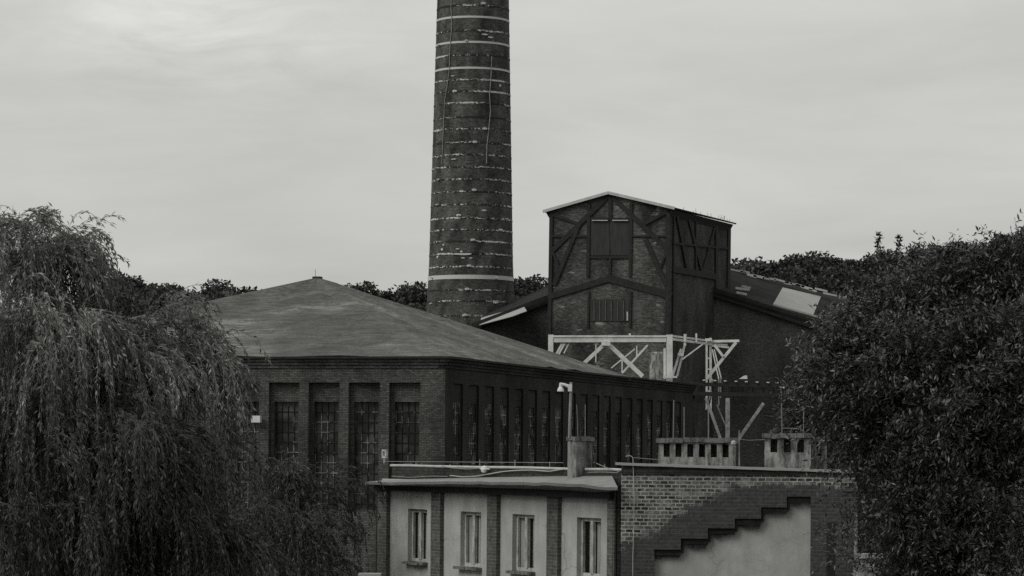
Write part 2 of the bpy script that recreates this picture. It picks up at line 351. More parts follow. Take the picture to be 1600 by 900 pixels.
# ------------------------------------------------------------------ ground and hill
def hill(x, y):
    s = min(max((y - 222) / 80, 0), 1); s = s * s * (3 - 2 * s)
    px = PX + x / max(y, 1) * F
    r = min(max((px - 1050) / 500, 0), 1)
    top = 15.5 + 6.5 * r * r * (3 - 2 * r) + 0.8 * math.sin(x * 0.06)
    return s * top
mb = MB()
xs = [-900, -400, -200, -120, -80, -50, -25, 0, 25, 45, 60, 75, 100, 130, 200, 400, 900]
ys = [-80, 0, 60, 120, 222, 232, 244, 258, 275, 295, 310, 340, 400, 600, 1500, 3000]
for i in range(len(xs) - 1):
    for j in range(len(ys) - 1):
        mb.face([(xs[a], ys[c_], hill(xs[a], ys[c_])) for a, c_ in ((i, j), (i + 1, j), (i + 1, j + 1), (i, j + 1))])
tag(mb.build('ground', M['ground'], smooth=True), kind='structure')

# ------------------------------------------------------------------ tall chimney
CD = 215.0
b0 = at(735.5, 470, CD); cx = b0.x; ch = thing('industrial_chimney', (cx, CD, 0), 'tall tapering brick factory chimney bound with iron hoops, some still painted white', 'chimney')
cc = V((cx, CD, 0))
mpx = CD / F
zc = lambda y: 8 + (703 - y) * mpx
def rad(z):
    y = 703 - (z - 8) / mpx
    w_ = np.interp(y, [-260, 0, 420, 436, 475, 520, 900], [100, 112, 131.5, 133.5, 137, 141, 156]); return w_ / 2 * mpx
prof = [(rad(z), z) for z in np.linspace(0, 52, 60)]
MB().lathe(prof, cc, 64).build('shaft', M['chimney_brick'], ch, True)
mb = MB().lathe([(rad(52) + .003, 52), (rad(52) + .25, 52.3), (rad(52) + .25, 53.0), (rad(52) - .4, 53.0), (rad(52) - .4, 50)], cc, 48)
mb.build('crown', M['chimney_brick'], ch)
white = {35, 74, 114, 437}
for y in (-150, -118, -86, -55, -22, 17, 35, 56, 74, 94, 114, 132, 150, 168, 190, 208, 229, 248, 267, 286, 305, 325, 346, 364, 382, 401, 421, 437, 457, 474, 497, 520, 545, 570):
    z = zc(y); hh = 0.15 if y == 437 else (0.075 if y in white else 0.06); r = rad(z)
    mb = MB().lathe([(r - .05, z - hh), (r + .022, z - hh), (r + .022, z + hh), (r - .05, z + hh)], cc, 64)
    mb.build('hoop', M['hoop_white'] if y in white else M['hoop_flake'], ch)
def on_shaft(px, y, out=0.03):
    z = zc(y); r = rad(z) + out; x = (px - PX) * (CD - r * .8) / F + (703 - y) * 0 - cx
    x += SR * (y - PY) / F * CD
    x = max(-r * .98, min(r * .98, x)); return V((cx + x, CD - math.sqrt(max(r * r - x * x, 0.01)), z))
for px, y, big in ((755, 14, 1), (711, 150, 1), (757, 208, 1), (742, 229, 1), (741, 303, 1), (717, 342, 1), (782, 363, 1), (739, 380, 1), (733, 420, 1), (730, 456, 1), (727, 496, 1), (774, 476, 1), (776, 438, 0),
                   (729, 72, 0), (781, 75, 0), (686, 75, 0), (685, 285, 0), (683, 324, 0), (795, 305, 0), (791, 345, 0), (675, 437, 0), (684, 210, 0), (684, 250, 0), (673, 477, 0)):
    p = on_shaft(px, y, 0.03); nn = V((p.x - cx, p.y - CD, 0)).normalized(); tt = Z.cross(nn); k = 1 if big else .62
    pts = [p + nn * .08 + tt * (.19 * k * math.cos(a)) + Z * (.095 * k * math.sin(a)) for a in [i * math.pi / 5 for i in range(10)]]
    mb = MB().prism(pts, nn, .12)
    mb.box(p + nn * .13, tt, Z, nn, .09 * k, .09 * k, .09); mb.build('hoop_clamp', M['hoop_white'], ch)
for path in (((708, -60), (705, 20), (706, 45), (703, 90), (702, 115), (699, 140), (695, 165), (693, 200), (692, 235), (690, 262)),
             ((769, 95), (768, 120), (765, 155), (766, 180), (764, 210), (761, 235), (760, 262))):
    MB().tube([on_shaft(px + random.uniform(-.6, .6), y, .06) for px, y in path], .032, 5).build('lightning_conductor', M['grey_metal'], ch)
for px, y, w_, h_ in ((757, 62, 10, 3), (767, 57, 8, 2.5), (766, 66, 9, 3), (721, 402, 34, 3), (715, 394, 7, 2), (721, 398, 5, 3), (724, 408, 6, 2), (736, 408, 5, 2), (691, 394, 4, 4), (684, 405, 4, 4), (756, 334, 8, 3), (709, 255, 10, 1.5), (693, 387, 3, 3), (708, 126, 7, 1.5), (781, 139, 4, 5)):
    p = on_shaft(px, y, 0.0); nn = V((p.x - cx, p.y - CD, 0)).normalized(); tt = Z.cross(nn)
    pts = [p + tt * (w_ * mpx / 2 * math.cos(a) * random.uniform(.7, 1.2)) + Z * (h_ * mpx / 2 * math.sin(a) * random.uniform(.7, 1.2)) + nn * .05 for a in [i * math.pi / 6 for i in range(12)]]
    MB().prism(pts, nn, .12).build('mortar_patch', M['hoop_white'], ch)

# ------------------------------------------------------------------ brick hall with the pyramid roof
A_ = math.radians(15.8); u = V((-math.cos(A_), math.sin(A_), 0)); v = V((math.sin(A_), math.cos(A_), 0))
C = at(703, 556.5, 125); C.z -= 0; EZ = C.z
nl, nr = -v, -u
S, T, TX = 24.0, 33.7, 51.0
hall = thing('brick_hall', (C.x, C.y, 0), 'long dark brick hall with tall recessed windows under a grey pyramid roof', 'building')
W0 = V((C.x, C.y, 0)) + u * .3 + v * .3          # wall corner
zt = EZ - .5; zo = EZ - 1.14; zw = EZ - 1.98; zl = 5.2
def openings(first, pitch, wid, n): return [(first + i * pitch, first + i * pitch + wid) for i in range(n)]
def bays(d, n, ops, L_, mat, dep, gm, start=0.0):
    ts = sorted({start, L_} | {x for o in ops for x in o}); f = lambda t, z: zl < z < zo and any(a < t < b for a, b in ops)
    mb = MB().facade(W0, d, n, ts, [0, zl, zo, zt], f, dep[0])
    for a, b in ops:
        O2 = W0 - n * dep[0]
        mb.facade(O2, d, n, [a, a + .15, b - .15, b], [zl, zl + .1, zw, zo], lambda t, z: a + .15 < t < b - .15 and zl + .1 < z < zw, dep[1])
    mb.build('wall', mat, hall)
    for q, (a, b) in enumerate(ops):
        O3 = W0 - n * (dep[0] + dep[1]); P = lambda t, z, o=0: O3 + d * t + Z * z + n * o
        fr = MB(); a2, b2 = a + .15, b - .15; z = zw; rows = []
        while z > zl + .1: rows.append(z); z -= .45
        rows.append(zl + .1); cols = [a2 + (b2 - a2) * i / 4 for i in range(5)]
        for c_ in cols: fr.bar(P(c_, rows[-1], .03), P(c_, rows[0], .03), .03, .03, n)
        for r_ in rows: fr.bar(P(cols[0], r_, .033), P(cols[-1], r_, .033), .032, .03, n)
        w_ = fr.build('window', M['muntin'], hall)
        pn = MB().face([P(a2 - .02, zl), P(b2 + .02, zl), P(b2 + .02, zw + .02), P(a2 - .02, zw + .02)])
        pn.build('pane', gm, w_)
MB.face_ = MB.face
def _f(s, *a, **k): MB.face_(s, *a, **k); return s
MB.face = _f
bays(u, nl, openings(1.12, 1.87, 1.44, 10), S, M['hall_brick'], (.32, .25), M['hall_glass'])
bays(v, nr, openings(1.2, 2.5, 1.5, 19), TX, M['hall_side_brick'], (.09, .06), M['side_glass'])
mb = MB()
for a, b in ((W0 + u * S, W0 + u * S + v * T), (W0 + u * S + v * T, W0 + v * T + u * 10), (W0 + v * TX, W0 + v * TX + u * 10), (W0 + v * TX + u * 10, W0 + v * T + u * 10)):
    mb.face([a, b, b + Z * zt, a + Z * zt])
mb.build('rear_wall', M['dark_brick'], hall)
# stepped brick cornice under the eaves
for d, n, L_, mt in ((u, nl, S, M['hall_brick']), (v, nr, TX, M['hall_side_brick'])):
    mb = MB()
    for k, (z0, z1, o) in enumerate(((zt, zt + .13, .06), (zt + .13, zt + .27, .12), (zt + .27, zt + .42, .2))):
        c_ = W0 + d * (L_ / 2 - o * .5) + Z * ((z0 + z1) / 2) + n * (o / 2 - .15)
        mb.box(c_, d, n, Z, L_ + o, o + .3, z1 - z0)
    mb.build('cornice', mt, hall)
# pyramid roof, its edges slightly wavy
ap = at(496, 433.5, (C + u * S / 2 + v * T / 2).y)
c1, c2, c3, c4 = C.copy(), C + u * S, C + u * S + v * T, C + v * T
def slope(a, b, apex, n=14):
    mb = MB(); na = n
    g_ = [[(a.lerp(b, i / na)).lerp(apex, j / na) + Z * ((random.uniform(-.07, .07) if 0 < i < na and j < na else 0)) for i in range(na + 1)] for j in range(na + 1)]
    e1 = (b - a).normalized()
    nn = e1.cross(apex - a).normalized(); e2 = nn.cross(e1)
    uvf = lambda p: ((p - a).dot(e1), (p - a).dot(e2))
    for j in range(na):
        for i in range(na):
            q = [g_[j][i], g_[j][i + 1], g_[j + 1][i + 1], g_[j + 1][i]]
            if j == na - 1: q = q[:3]
            mb.face(q, [uvf(p) for p in q])
    return mb
rf = MB()
for a, b in ((c2, c1), (c1, c4), (c4, c3), (c3, c2)):
    q = slope(a, b, ap); rf.v, i0 = rf.v + q.v, len(rf.v); rf.f += [tuple(k + i0 for k in f) for f in q.f]; rf.uv += q.uv
roof = rf.build('roof', M['roof_felt'], hall, True)
mb = MB()
for a, b, d, n in ((c1, c2, u, nl), (c1, c4, v, nr)):
    mb.bar(a - Z * .05, b - Z * .05, .09, .03, n, .0)
mb.face([c1 - Z * .09, c2 - Z * .09, c2 - Z * .09 + v * .5, c1 - Z * .09 + v * .5 + u * .5]); mb.face([c1 - Z * .094, c4 - Z * .094, c4 - Z * .094 + u * .5, c1 - Z * .094 + v * .5 + u * .5])
mb.build('eaves_board', M['timber_dark'], hall)
mb = MB(); d = v
mb.box(W0 + v * ((T + TX) / 2 + .2) + u * 4.8 + Z * (zt + .46), v, u, Z, TX - T - .3, 10.2, .08); mb.build('flat_roof', M['felt_dark'], hall)
mb = MB(); mb.box(ap - Z * .02, u, v, Z, .4, .4, .12); mb.tube([ap + Z * .0 + u * .1, ap + Z * .4 + u * .12], .012, 5); mb.build('finial', M['steel_dark'], hall)

# floodlights and fittings on the hall's front
fl = thing('floodlight', hit(404, 655, W0, nl), 'square white floodlight fixed to the brick hall beside the willow', 'floodlight', 'floodlights on the hall')
p = hit(404, 655, W0, nl)
MB().box(p + nl * .28, u, nl, Z, .42, .22, .3).build('housing', M['paint_white'], fl); MB().bar(p + nl * .0 - Z * .05, p + nl * .2 - Z * .05, .06, .06, Z).build('bracket', M['pale_metal'], fl)
fl = thing('floodlight', hit(383, 651, W0, nl), 'small grey floodlight among the willow strands beside the white one', 'floodlight', 'floodlights on the hall')
p = hit(383, 651, W0, nl)
MB().box(p + nl * 1.0 - u * .0, u, nl, Z, .2, .2, .42).build('housing', M['pale_metal'], fl); MB().bar(p, p + nl * .9, .06, .06, Z).build('bracket', M['pale_metal'], fl)

# ------------------------------------------------------------------ timber-framed brick tower
B_ = math.radians(21.8); tu = V((-math.cos(B_), math.sin(B_), 0)); tv = V((math.sin(B_), math.cos(B_), 0)); tn, tr_ = -tv, -tu
K = at(1047, 326, 190); TZ = K.z; K.z = 0; TW, TL = 8.46, 13.0
tower = thing('framed_tower', (K.x, K.y, 0), 'square brick tower with dark timber framing and a low gabled roof', 'tower')
hf = lambda px, py: hit(px, py, K, tn)
hs = lambda px, py: hit(px, py, K, tr_)
apz = hf(952, 304).z
mid = K + tu * TW / 2
mb = MB()
mb.face([K + tu * TW, K, K + Z * TZ, mid + Z * apz, K + tu * TW + Z * TZ])
bk = tv * TL
mb.face([K + bk, K + bk + tu * TW, K + bk + tu * TW + Z * TZ, mid + bk + Z * apz, K + bk + Z * TZ])
mb.face([K + tu * TW + bk, K + tu * TW, K + tu * TW + Z * TZ, K + tu * TW + bk + Z * TZ])
mb.build('wall', M['tower_brick'], tower)
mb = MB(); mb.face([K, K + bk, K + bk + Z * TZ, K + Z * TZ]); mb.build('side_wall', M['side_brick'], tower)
# roof: two slabs with overhangs
sl = (apz - TZ) / (TW / 2)
for sgn, nm in ((1, 'l'), (-1, 'r')):
    e = mid + tu * sgn * (TW / 2 + .42) - tv * .3 + Z * (TZ - .42 * sl + .12); rdg = mid - tv * .3 + Z * (apz + .12); bb = tv * (TL + .6)
    nn = (tu * sgn * sl + Z).normalized()
    mb = MB().prism([e + nn * .03, e + nn * .03 + bb, rdg + nn * .03 + bb, rdg + nn * .03], nn, .1)
    mb.build('roof', M['felt_dark'], tower)
    mb = MB().bar(e - tv * .02 - Z * .02, rdg - tv * .02 - Z * .02, .19, .05, tn); mb.build('verge_board', M['pale_metal'], tower)
    s0 = mid + tu * sgn * (TW / 2) + Z * (TZ - .55)
    mb = MB().prism([s0 + tu * sgn * .01, s0 + tu * sgn * .3 + Z * .47, s0 + Z * .5 - tu * sgn * .01], tn, TL); mb.build('eaves_soffit', M['timber_dark'], tower)
mb = MB()
for _ in range(14):
    t_ = random.uniform(.5, TL - .3); p = mid - tu * (TW / 2 + .3) + tv * t_ + Z * (TZ - .02)
    mb.tube([p, p + Z * random.uniform(.2, .45) + tu * random.uniform(-.08, .08)], .012, 4)
mb.build('gutter_weeds', M['shrub_leaf'], tower)
def beams(lst, f, n, name):
    for (a, b, w_) in lst:
        MB().bar(f(*a), f(*b), w_ * random.uniform(.66, .85), .12, n, .04 + random.uniform(0, .02)).build(name, M['timber_dark'], tower)
beams([((948, 309), (864, 391), .42), ((907, 347), (866, 446), .36), ((864, 336), (905, 350), .24), ((863, 391), (874, 418), .22),
       ((958, 309), (1043, 389), .42), ((1009, 374), (1044, 452), .36), ((1044, 331), (1008, 350), .24), ((1043, 391), (1031, 420), .22)], hf, tn, 'brace')
beams([((862, 333), (859, 528), .3), ((1045, 333), (1043, 530), .36), ((921, 318), (919, 432), .26), ((987, 318), (985, 432), .26), ((954, 304), (954, 344), .28), ((954, 400), (953, 434), .22), ((921, 455), (919, 512), .2), ((986, 455), (985, 512), .2)], hf, tn, 'post')
beams([((862, 369), (920, 369), .16), ((988, 369), (1046, 369), .16), ((921, 402), (987, 402), .2), ((921, 341.5), (987, 341.5), .14)], hf, tn, 'rail')
beams([((857, 464), (954, 435), .6), ((952, 435), (1050, 462), .6)], hf, tn, 'gable_beam')
beams([((1052, 331), (1050, 520), .3), ((1138, 352), (1136, 520), .8), ((1118, 350), (1118, 520), .6), ((1086, 340), (1086, 430), .3)], hs, tr_, 'post')
beams([((1056, 335), (1072, 421), .45), ((1075, 342), (1096, 426), .45), ((1117, 350), (1097, 424), .45)], hs, tr_, 'brace')
beams([((1050, 380), (1136, 388), .2), ((1050, 420.5), (1120, 433), .5)], hs, tr_, 'rail')
# shutters
for x0, x1 in ((923, 953), (955, 985)):
    pts = [hf(x0, 399), hf(x1, 399), hf(x1, 346), hf(x0, 346)]
    MB().prism([p + tn * .05 for p in pts], tn, .1).build('shutter', M['shutter'], tower)
    MB().bar(hf(x0 + 3, 344.6), hf(x1 - 2, 344.6), .06, .22, tn, .08).build('lintel_strip', M['pale_metal'], tower)
sh = MB().prism([p + tn * .05 for p in (hf(922, 502), hf(984, 502), hf(984, 468), hf(922, 468))], tn, .1).build('window', M['shutter'], tower)
mb = MB()
for x in (929, 938, 947, 956, 966, 975): mb.bar(hf(x, 470), hf(x, 501), .05, .04, tn, .08)
mb.build('bar', M['shutter_bar'], sh)
MB().bar(hf(981, 487), hf(981, 501), .1, .05, tn, .08).build('board', M['pale_metal'], sh)

# ------------------------------------------------------------------ big shed behind the tower
shed = thing('gabled_shed', (at(900, 700, 199).x, 199, 0), 'wide dark brick shed behind the tower with a low black roof partly stripped', 'building')
sn = V((0, -1, 0)); SO = V((0, 199, 0))
sp_ = lambda px, py: hit(px, py, SO, sn)
g0 = lambda p: V((p.x, p.y, 0))
poly = [sp_(738, 512), sp_(858, 467), sp_(953, 436), sp_(1100, 452), sp_(1300, 516)]
M['shed_brick'] = brick('shed brick', 0.075, 0.12, 0.06, soot=0.5, soot_scale=0.25)
mb = MB().prism([g0(poly[0]), g0(poly[-1])] + poly[::-1], sn, .4); mb.build('wall', M['shed_brick'], shed)
mb = MB()
for a, b in zip(poly[:1] + [poly[1]], [poly[1], poly[2]]): pass
mb.bar(poly[0] + Z * .0, poly[1], .55, .5, sn, .1); mb.build('eaves_dark_strip', M['timber_dark'], shed)
mb = MB().bar(poly[3], poly[4], .6, .5, sn, .1); mb.build('eaves_dark_strip', M['timber_dark'], shed)
rA = [at(1085, 446, 198.6), at(1310, 515, 198.6), at(1345, 472, 209), at(1120, 415, 209)]
rn = (rA[1] - rA[0]).cross(rA[3] - rA[0]).normalized()
if rn.z < 0: rn = -rn
rA[2] = hit(1345, 472, rA[0], rn)
MB().prism(rA, rn, .2).build('roof', M['felt_dark'], shed)
lA = [at(735, 514, 198.6), at(862, 464, 198.6), at(862, 443, 209), at(735, 503, 209)]
ln = (lA[1] - lA[0]).cross(lA[3] - lA[0]).normalized()
if ln.z < 0: ln = -ln
lA[2] = hit(862, 443, lA[0], ln)
MB().prism(lA, ln, .2).build('roof', M['felt_dark'], shed)
hr = lambda px, py: hit(px, py, rA[0] + rn * .05, rn)
MB().prism([hr(1208, 475), hr(1270, 493.5), hr(1283, 463), hr(1223, 449)], rn, .04).build('patch_sheet', M['sheet'], shed)
hl = lambda px, py: hit(px, py, lA[0] + ln * .06, ln)
MB().prism([hl(749, 507.5), hl(800, 494), hl(823, 485.5), hl(818, 478), hl(752, 496.5)], ln, .04).build('patch_sheet', M['sheet'], shed)
MB().bar(hr(1208, 478) + rn * .1, hr(1284, 499) + rn * .1, .12, .1, sn).build('edge_strip', M['pale_metal'], shed)
# stripped slates left along the ridge
x = 1142.0
while x < 1336:
    l = random.uniform(10, 26); y = 420 + (x - 1140) * .247; k = random.uniform(-3, 2.5)
    p, q = at(x, y + k, 209), at(x + l, y + l * .247 + k + random.uniform(-1, 1), 209)
    if random.random() < .9: MB().bar(p, q, random.uniform(.1, .24), .25, sn).build('ridge_slate', M['pale_metal'] if random.random() < .7 else M['sheet'], shed)
    x += l * random.uniform(.55, .9)
for a, b in (((1148, 452), (1170, 455)), ((1150, 459), (1166, 462)), ((1158, 449), (1172, 452))):
    MB().bar(hr(*a) + rn * .1, hr(*b) + rn * .1, .16, .08, sn).build('loose_slate', M['pale_metal'], shed)

# pale pier behind the trestle
pr = thing('concrete_pier', (at(1026, 590, 184).x, 184, 0), 'pale smeared concrete pier standing behind the white trestle post', 'pier')
p = at(1027, 550, 184)
MB().lathe([(.5, 0), (.5, p.z - .1), (.4, p.z), (0.01, p.z)], V((p.x, 184, 0)), 24).build('shaft', M['plaster_old'], pr, True)

# ------------------------------------------------------------------ white trestle
tres = thing('timber_trestle', (at(1046, 590, 180).x, 180, 0), 'white weathered timber trestle with diagonal braces in front of the tower', 'trestle')
def mem(name, a, b, w_, D=150, D2=None, th=None, m='timber_pale'):
    D, D2 = D * 1.2, (D2 or D) * 1.2
    return MB().bar(at(*a, D), at(*b, D2), w_ * 1.2, (th or w_) * 1.2).build(name, M[m], tres)
mem('post', (860.5, 523), (860.5, 600), .26); mem('beam', (864.5, 530.5), (1040.5, 530), .3, th=.2); mem('top_rail', (864, 525.5), (1041, 525.5), .09, th=.3)
mem('knee_plate', (940, 536.5), (953, 537), .22, 149.8)
mem('brace', (944, 538), (912, 568), .19); mem('brace', (951, 538), (1004, 588), .22)
mem('post', (1046, 523), (1046, 700), .31); mem('post', (1038.5, 544), (1038.5, 592), .12)
mem('sill_beam', (1036, 589), (1058, 589), .1, 149.7)
for a, b, w_ in (((883, 535), (872, 555), .1), ((879, 535), (868, 555), .1), ((889, 536), (881, 552), .06), ((931, 536), (931, 566), .06), ((1012, 539), (972, 583), .1), ((992, 545), (955, 575), .07), ((995, 540), (995, 560), .06), ((972, 560), (972, 582), .07)):
    mem('rear_brace', a, b, w_, 153)
mem('rear_beam', (868, 533), (1050, 533), .2, 153, m='timber_dark')
mem('rail', (1051, 525), (1112, 533), .1, 149.9, 152); mem('rail', (1051, 530), (1112, 538), .12, 149.9, 152)
mem('rail', (1106, 533.5), (1155, 532.5), .13, 151.8); mem('rail', (1113, 538), (1137, 539), .1, 152); mem('rail', (1113, 540), (1139, 543), .1, 152.3)
mem('post', (1104.2, 530), (1104.2, 640), .1, 152); mem('post', (1110.2, 528), (1110.2, 640), .12, 152)
mem('post_spacer', (1107, 529), (1107, 533), .34, 151.7)
for y in (560, 577, 603, 611): mem('post_spacer', (1104, y), (1110, y), .07, 152)
mem('brace', (1150, 535), (1104, 592), .15, 151.7); mem('brace', (1116, 539), (1130, 557), .13, 151.6)
mem('rear_brace', (1099, 537), (1064, 563), .07, 153.2); mem('rear_brace', (1113, 546), (1123, 592), .06, 153.2); mem('rear_brace', (1116, 546), (1127, 592), .06, 153.2)
mem('ladder_rail', (1072, 530), (1058, 588), .11, 150.5); mem('ladder_rail', (1064.5, 545), (1050.5, 588), .12, 150.5); mem('ladder_rung', (1059, 554), (1068, 554), .16, 150.3); mem('ladder_rail', (1071, 522), (1070, 540), .13, 150.2)
mem('stub', (984, 521), (984, 526), .09); mem('stub', (1088, 521), (1088, 535), .08, 151); mem('stub', (1070, 522), (1070, 534), .1, 150.1)
# lower struts beneath the bridge
for a, b, w_ in (((1103, 622), (1128, 692), .17), ((1137, 622), (1136, 940), .25), ((1150, 692), (1193, 630), .18), ((1112, 618), (1105, 640), .1), ((1113, 592), (1107, 640), .1)):
    mem('strut', a, b, w_ * .85, 151, m='timber_grey')
mem('strut', (1155, 636), (1155, 940), .12, 152, m='grey_metal_') if False else None
for a, b in (((1107, 640), (1107, 942)), ((1120, 632), (1135, 668)), ((1123, 592), (1123, 634)), ((1126, 590), (1126, 622)), ((1155, 672), (1155, 942))):
    mem('thin_strut', a, b, .065, 152.6, m='timber_grey')
# pipe bridge
pb = thing('pipe_bridge', (at(1160, 605, 176.4).x, 176.4, 0), 'dark steel pipe bridge with small white railing tops crossing below the trestle', 'bridge')
MB().bar(at(1080, 600, 176.4), at(1232, 604, 176.4), .22, .8).build('girder', M['steel_dark'], pb)
MB().bar(at(1080, 615, 176.4), at(1232, 618, 176.4), .24, .8).build('girder', M['steel_dark'], pb)
for x in (1083, 1228): MB().bar(at(x, 603, 176.8), V((at(x, 603, 176.8).x, 176.8, 0)), .25, .25).build('leg', M['steel_dark'], pb)
for x in (1100, 1117, 1133, 1150, 1166, 1183, 1200, 1214):
    y = 594 + (x - 1100) * .035
    r = MB().bar(at(x, y - .5, 176.0), at(x, 599 + (x - 1100) * .03, 176.0), .06, .06).build('rail_post', M['steel_dark'], pb)
    MB().bar(at(x - 2, y, 175.9), at(x + 2, y, 175.9), .06, .12).build('rail_cap', M['paint_white'], r)
for x in (1097, 1112, 1128, 1143, 1160, 1176, 1192, 1208, 1222): MB().bar(at(x, 601, 176.4), at(x + 1, 616, 176.4), .06, .06).build('web_bar', M['steel_dark'], pb)
bd = tag(MB().prism([at(1155, 592, 176.5), at(1168, 592, 176.5), at(1167, 586.5, 176.5), at(1163, 587, 176.5)], V((0, -1, 0)), .25).build('board', M['paint_white']), 'pale wedge-shaped board lying on the pipe bridge deck', 'board')

# ------------------------------------------------------------------ low plastered building in front
d = V((-.46, .887, 0)).normalized(); n = V((-.887, -.46, 0)).normalized()
O = at(966, 757, 58); O.z = 0; LL = 11.3
low = thing('plastered_annex', (O.x, O.y, 0), 'low pale plastered building with four narrow windows between brick pilasters', 'building')
Pw = lambda t, z, o=0: O + d * t + Z * z + n * o
wz0, wz1 = 5.4, 6.62
wins = [(1.205 - .51, 1.205 + .51), (4.1 - .51, 4.1 + .51), (6.61 - .51, 6.61 + .51), (9.35 - .51, 9.35 + .51)]
ts = sorted({0, LL} | {x for w_ in wins for x in w_})
MB().facade(O, d, n, ts, [0, wz0, wz1, 7.3], lambda t, z: wz0 < z < wz1 and any(a < t < b for a, b in wins), .16).build('wall', M['plaster'], low)
mb = MB(); bk = -n * 9
for a, b in ((Pw(LL, 0), Pw(LL, 0) + bk), (Pw(LL, 0) + bk, Pw(0, 0) + bk), (Pw(0, 0) + bk, Pw(0, 0))): mb.face([a, b, b + Z * 7.3, a + Z * 7.3])
mb.build('rear_wall', M['dark_brick'], low)
for t_, w_ in ((LL - .22, .5), (8.2, .48), (5.4, .46), (2.62, .48), (.12, .3)):
    MB().box(Pw(t_, 3.62, .03), d, n, Z, w_, .14, 7.24).build('pilaster', M['pilaster_brick'], low)
for i, (a, b) in enumerate(wins):
    fr = MB(); o = -.13; fw = .075
    for t0 in (a + .04, b - .04): fr.box(Pw(t0, (wz0 + wz1) / 2, o), d, n, Z, fw, .06, wz1 - wz0)
    for z in (wz0 + .04, wz1 - .04): fr.box(Pw((a + b) / 2, z, o + .002), d, n, Z, b - a - .16, .06, .075)
    for k in (.52,): fr.box(Pw(a + (b - a) * k, (wz0 + wz1) / 2, o + .012 + .004 * k), d, n, Z, .11, .07, wz1 - wz0 - .12)
    w_ = fr.build('window', M['window_paint'], low)
    MB().face([Pw(a, wz0, -.155), Pw(b, wz0, -.155), Pw(b, wz1, -.155), Pw(a, wz1, -.155)]).build('pane', M['glass'], w_)
    for c0, c1 in (((.02, .5), (.55, .8)), ((.05, .42), (.62, .98)), ((.1, .5), (.7, .98)), ((.02, .46), (.58, .86)))[i]:
        cm = MB(); kk = 14; tt_ = [a + (b - a) * (c0 + (c1 - c0) * q / kk) for q in range(kk + 1)]
        for q in range(kk):
            o0, o1 = -.19 - .02 * math.sin(q * 1.9), -.19 - .02 * math.sin((q + 1) * 1.9)
            cm.face([Pw(tt_[q], wz0, o0), Pw(tt_[q + 1], wz0, o1), Pw(tt_[q + 1], wz1, o1), Pw(tt_[q], wz1, o0)])
        cm.build('curtain', M['curtain'], w_)
    sl_ = MB()
    for q in range(5):
        tq = a - .06 + (b - a + .12) * (q + .5) / 5
        sl_.box(Pw(tq, wz0 - .03 + random.uniform(-.012, .012), .0), d, n, Z, (b - a + .12) / 5, .3 + random.uniform(-.05, .04), .06)
    sl_.build('sill', M['concrete'], w_)
# eave sheet, upstand, rail pipe, flat roof
def ez(t): return np.interp(t, [-.2, .5, 3, 6, 9, LL + .3], [7.225, 7.27, 7.265, 7.24, 7.19, 7.14])
def rz(t): return np.interp(t, [-.2, 3, 6, 9, LL + .3], [7.5, 7.455, 7.40, 7.33, 7.27])
def t_end(o):
    lo, hi = -3.0, 3.0
    for _ in range(40):
        m_ = (lo + hi) / 2; p = Pw(m_, 7.3, o)
        if p.x > 2.09 + (58 - p.y) * .02: lo = m_
        else: hi = m_
    return hi
wv = [random.uniform(-.012, .012) for _ in range(25)]
def row_(o):
    l = LL + .25 - (.55 if o > 0 else 0)
    return [l - (l - t_end(o)) * i / 24 for i in range(25)]
ro, rm, ri = row_(.6), row_(.58), row_(-.3)
mb = MB()
for i in range(24):
    q = lambda r, z, o: (Pw(r[i], z(r[i]) + (wv[i] if o > 0 else 0), o), Pw(r[i + 1], z(r[i + 1]) + (wv[i + 1] if o > 0 else 0), o))
    (A1, B1), (A2, B2), (A0, B0) = q(ro, lambda t: ez(t) + .06, .6), q(ri, rz, -.3), q(rm, ez, .58)
    (A3, B3) = q(ri, lambda t: 7.12, -.02)
    mb.face([A1, B1, B2, A2]); mb.face([A0, B0, B1, A1]); mb.face([B0, A0, A3, B3])
    if i == 0: mb.face([A1, A2, A3, A0])
    if i == 23: mb.face([B1, B0, B3, B2])
mb.build('eaves', M['eave_felt'], low)
MB().box(Pw(LL / 2, 7.09, .1), d, n, Z, LL, .2, .12).build('eaves_dark_strip', M['timber_dark'], low)  # added dark strip, deepens the shade under the eave
mb = MB().box(Pw(LL / 2, 7.36, -.38), d, n, Z, LL + .2, .15, .44); mb.build('upstand', M['dark_brick'], low)
mb = MB().box(Pw(LL / 2, 7.42, -4.7), d, n, Z, LL, 8.4, .1); mb.build('roof', M['felt_dark'], low)
mb = MB()
pts = [Pw(LL + .25 - (LL + .3) * i / 10, 7.61 + random.uniform(-.008, .008), -.34) for i in range(11)]
mb.tube(pts, .03, 8); mb.build('rail_pipe', M['pale_metal'], low)
for tq in (10.2, 8.4, 6.9, 5.2, 3.6, 1.2):
    MB().tube([Pw(tq, 7.58, -.36), Pw(tq, 7.6 + random.uniform(.05, .22), -.36)], .012, 5).build('bracket', M['grey_metal'], low)
MB().tube([Pw(.02, 7.2, .05), Pw(.02, 0, .05)], .055, 10).build('downpipe', M['steel_dark'], low)
MB().tube([Pw(LL + .1, 7.2, .05), Pw(LL + .1, 0, .05)], .055, 10).build('downpipe', M['steel_dark'], low)
Pp = lambda px, py: hit(px, py, Pw(0, 0, -.26), n)
MB().tube([Pp(x, y) for x, y in ((703, 743), (722, 745), (745, 744), (762, 741), (785, 737), (806, 735), (830, 734.5), (858, 736.5), (880, 733))], .011, 5).build('cable', M['pale_metal'], low)
MB().tube([Pp(x, y) for x, y in ((612, 744), (640, 746), (675, 744), (700, 744.5))], .008, 5).build('cable', M['grey_metal'], low)
MB().tube([Pp(x, y) for x, y in ((690, 728), (705, 731), (730, 733), (757, 731))], .009, 5).build('cable', M['grey_metal'], low)
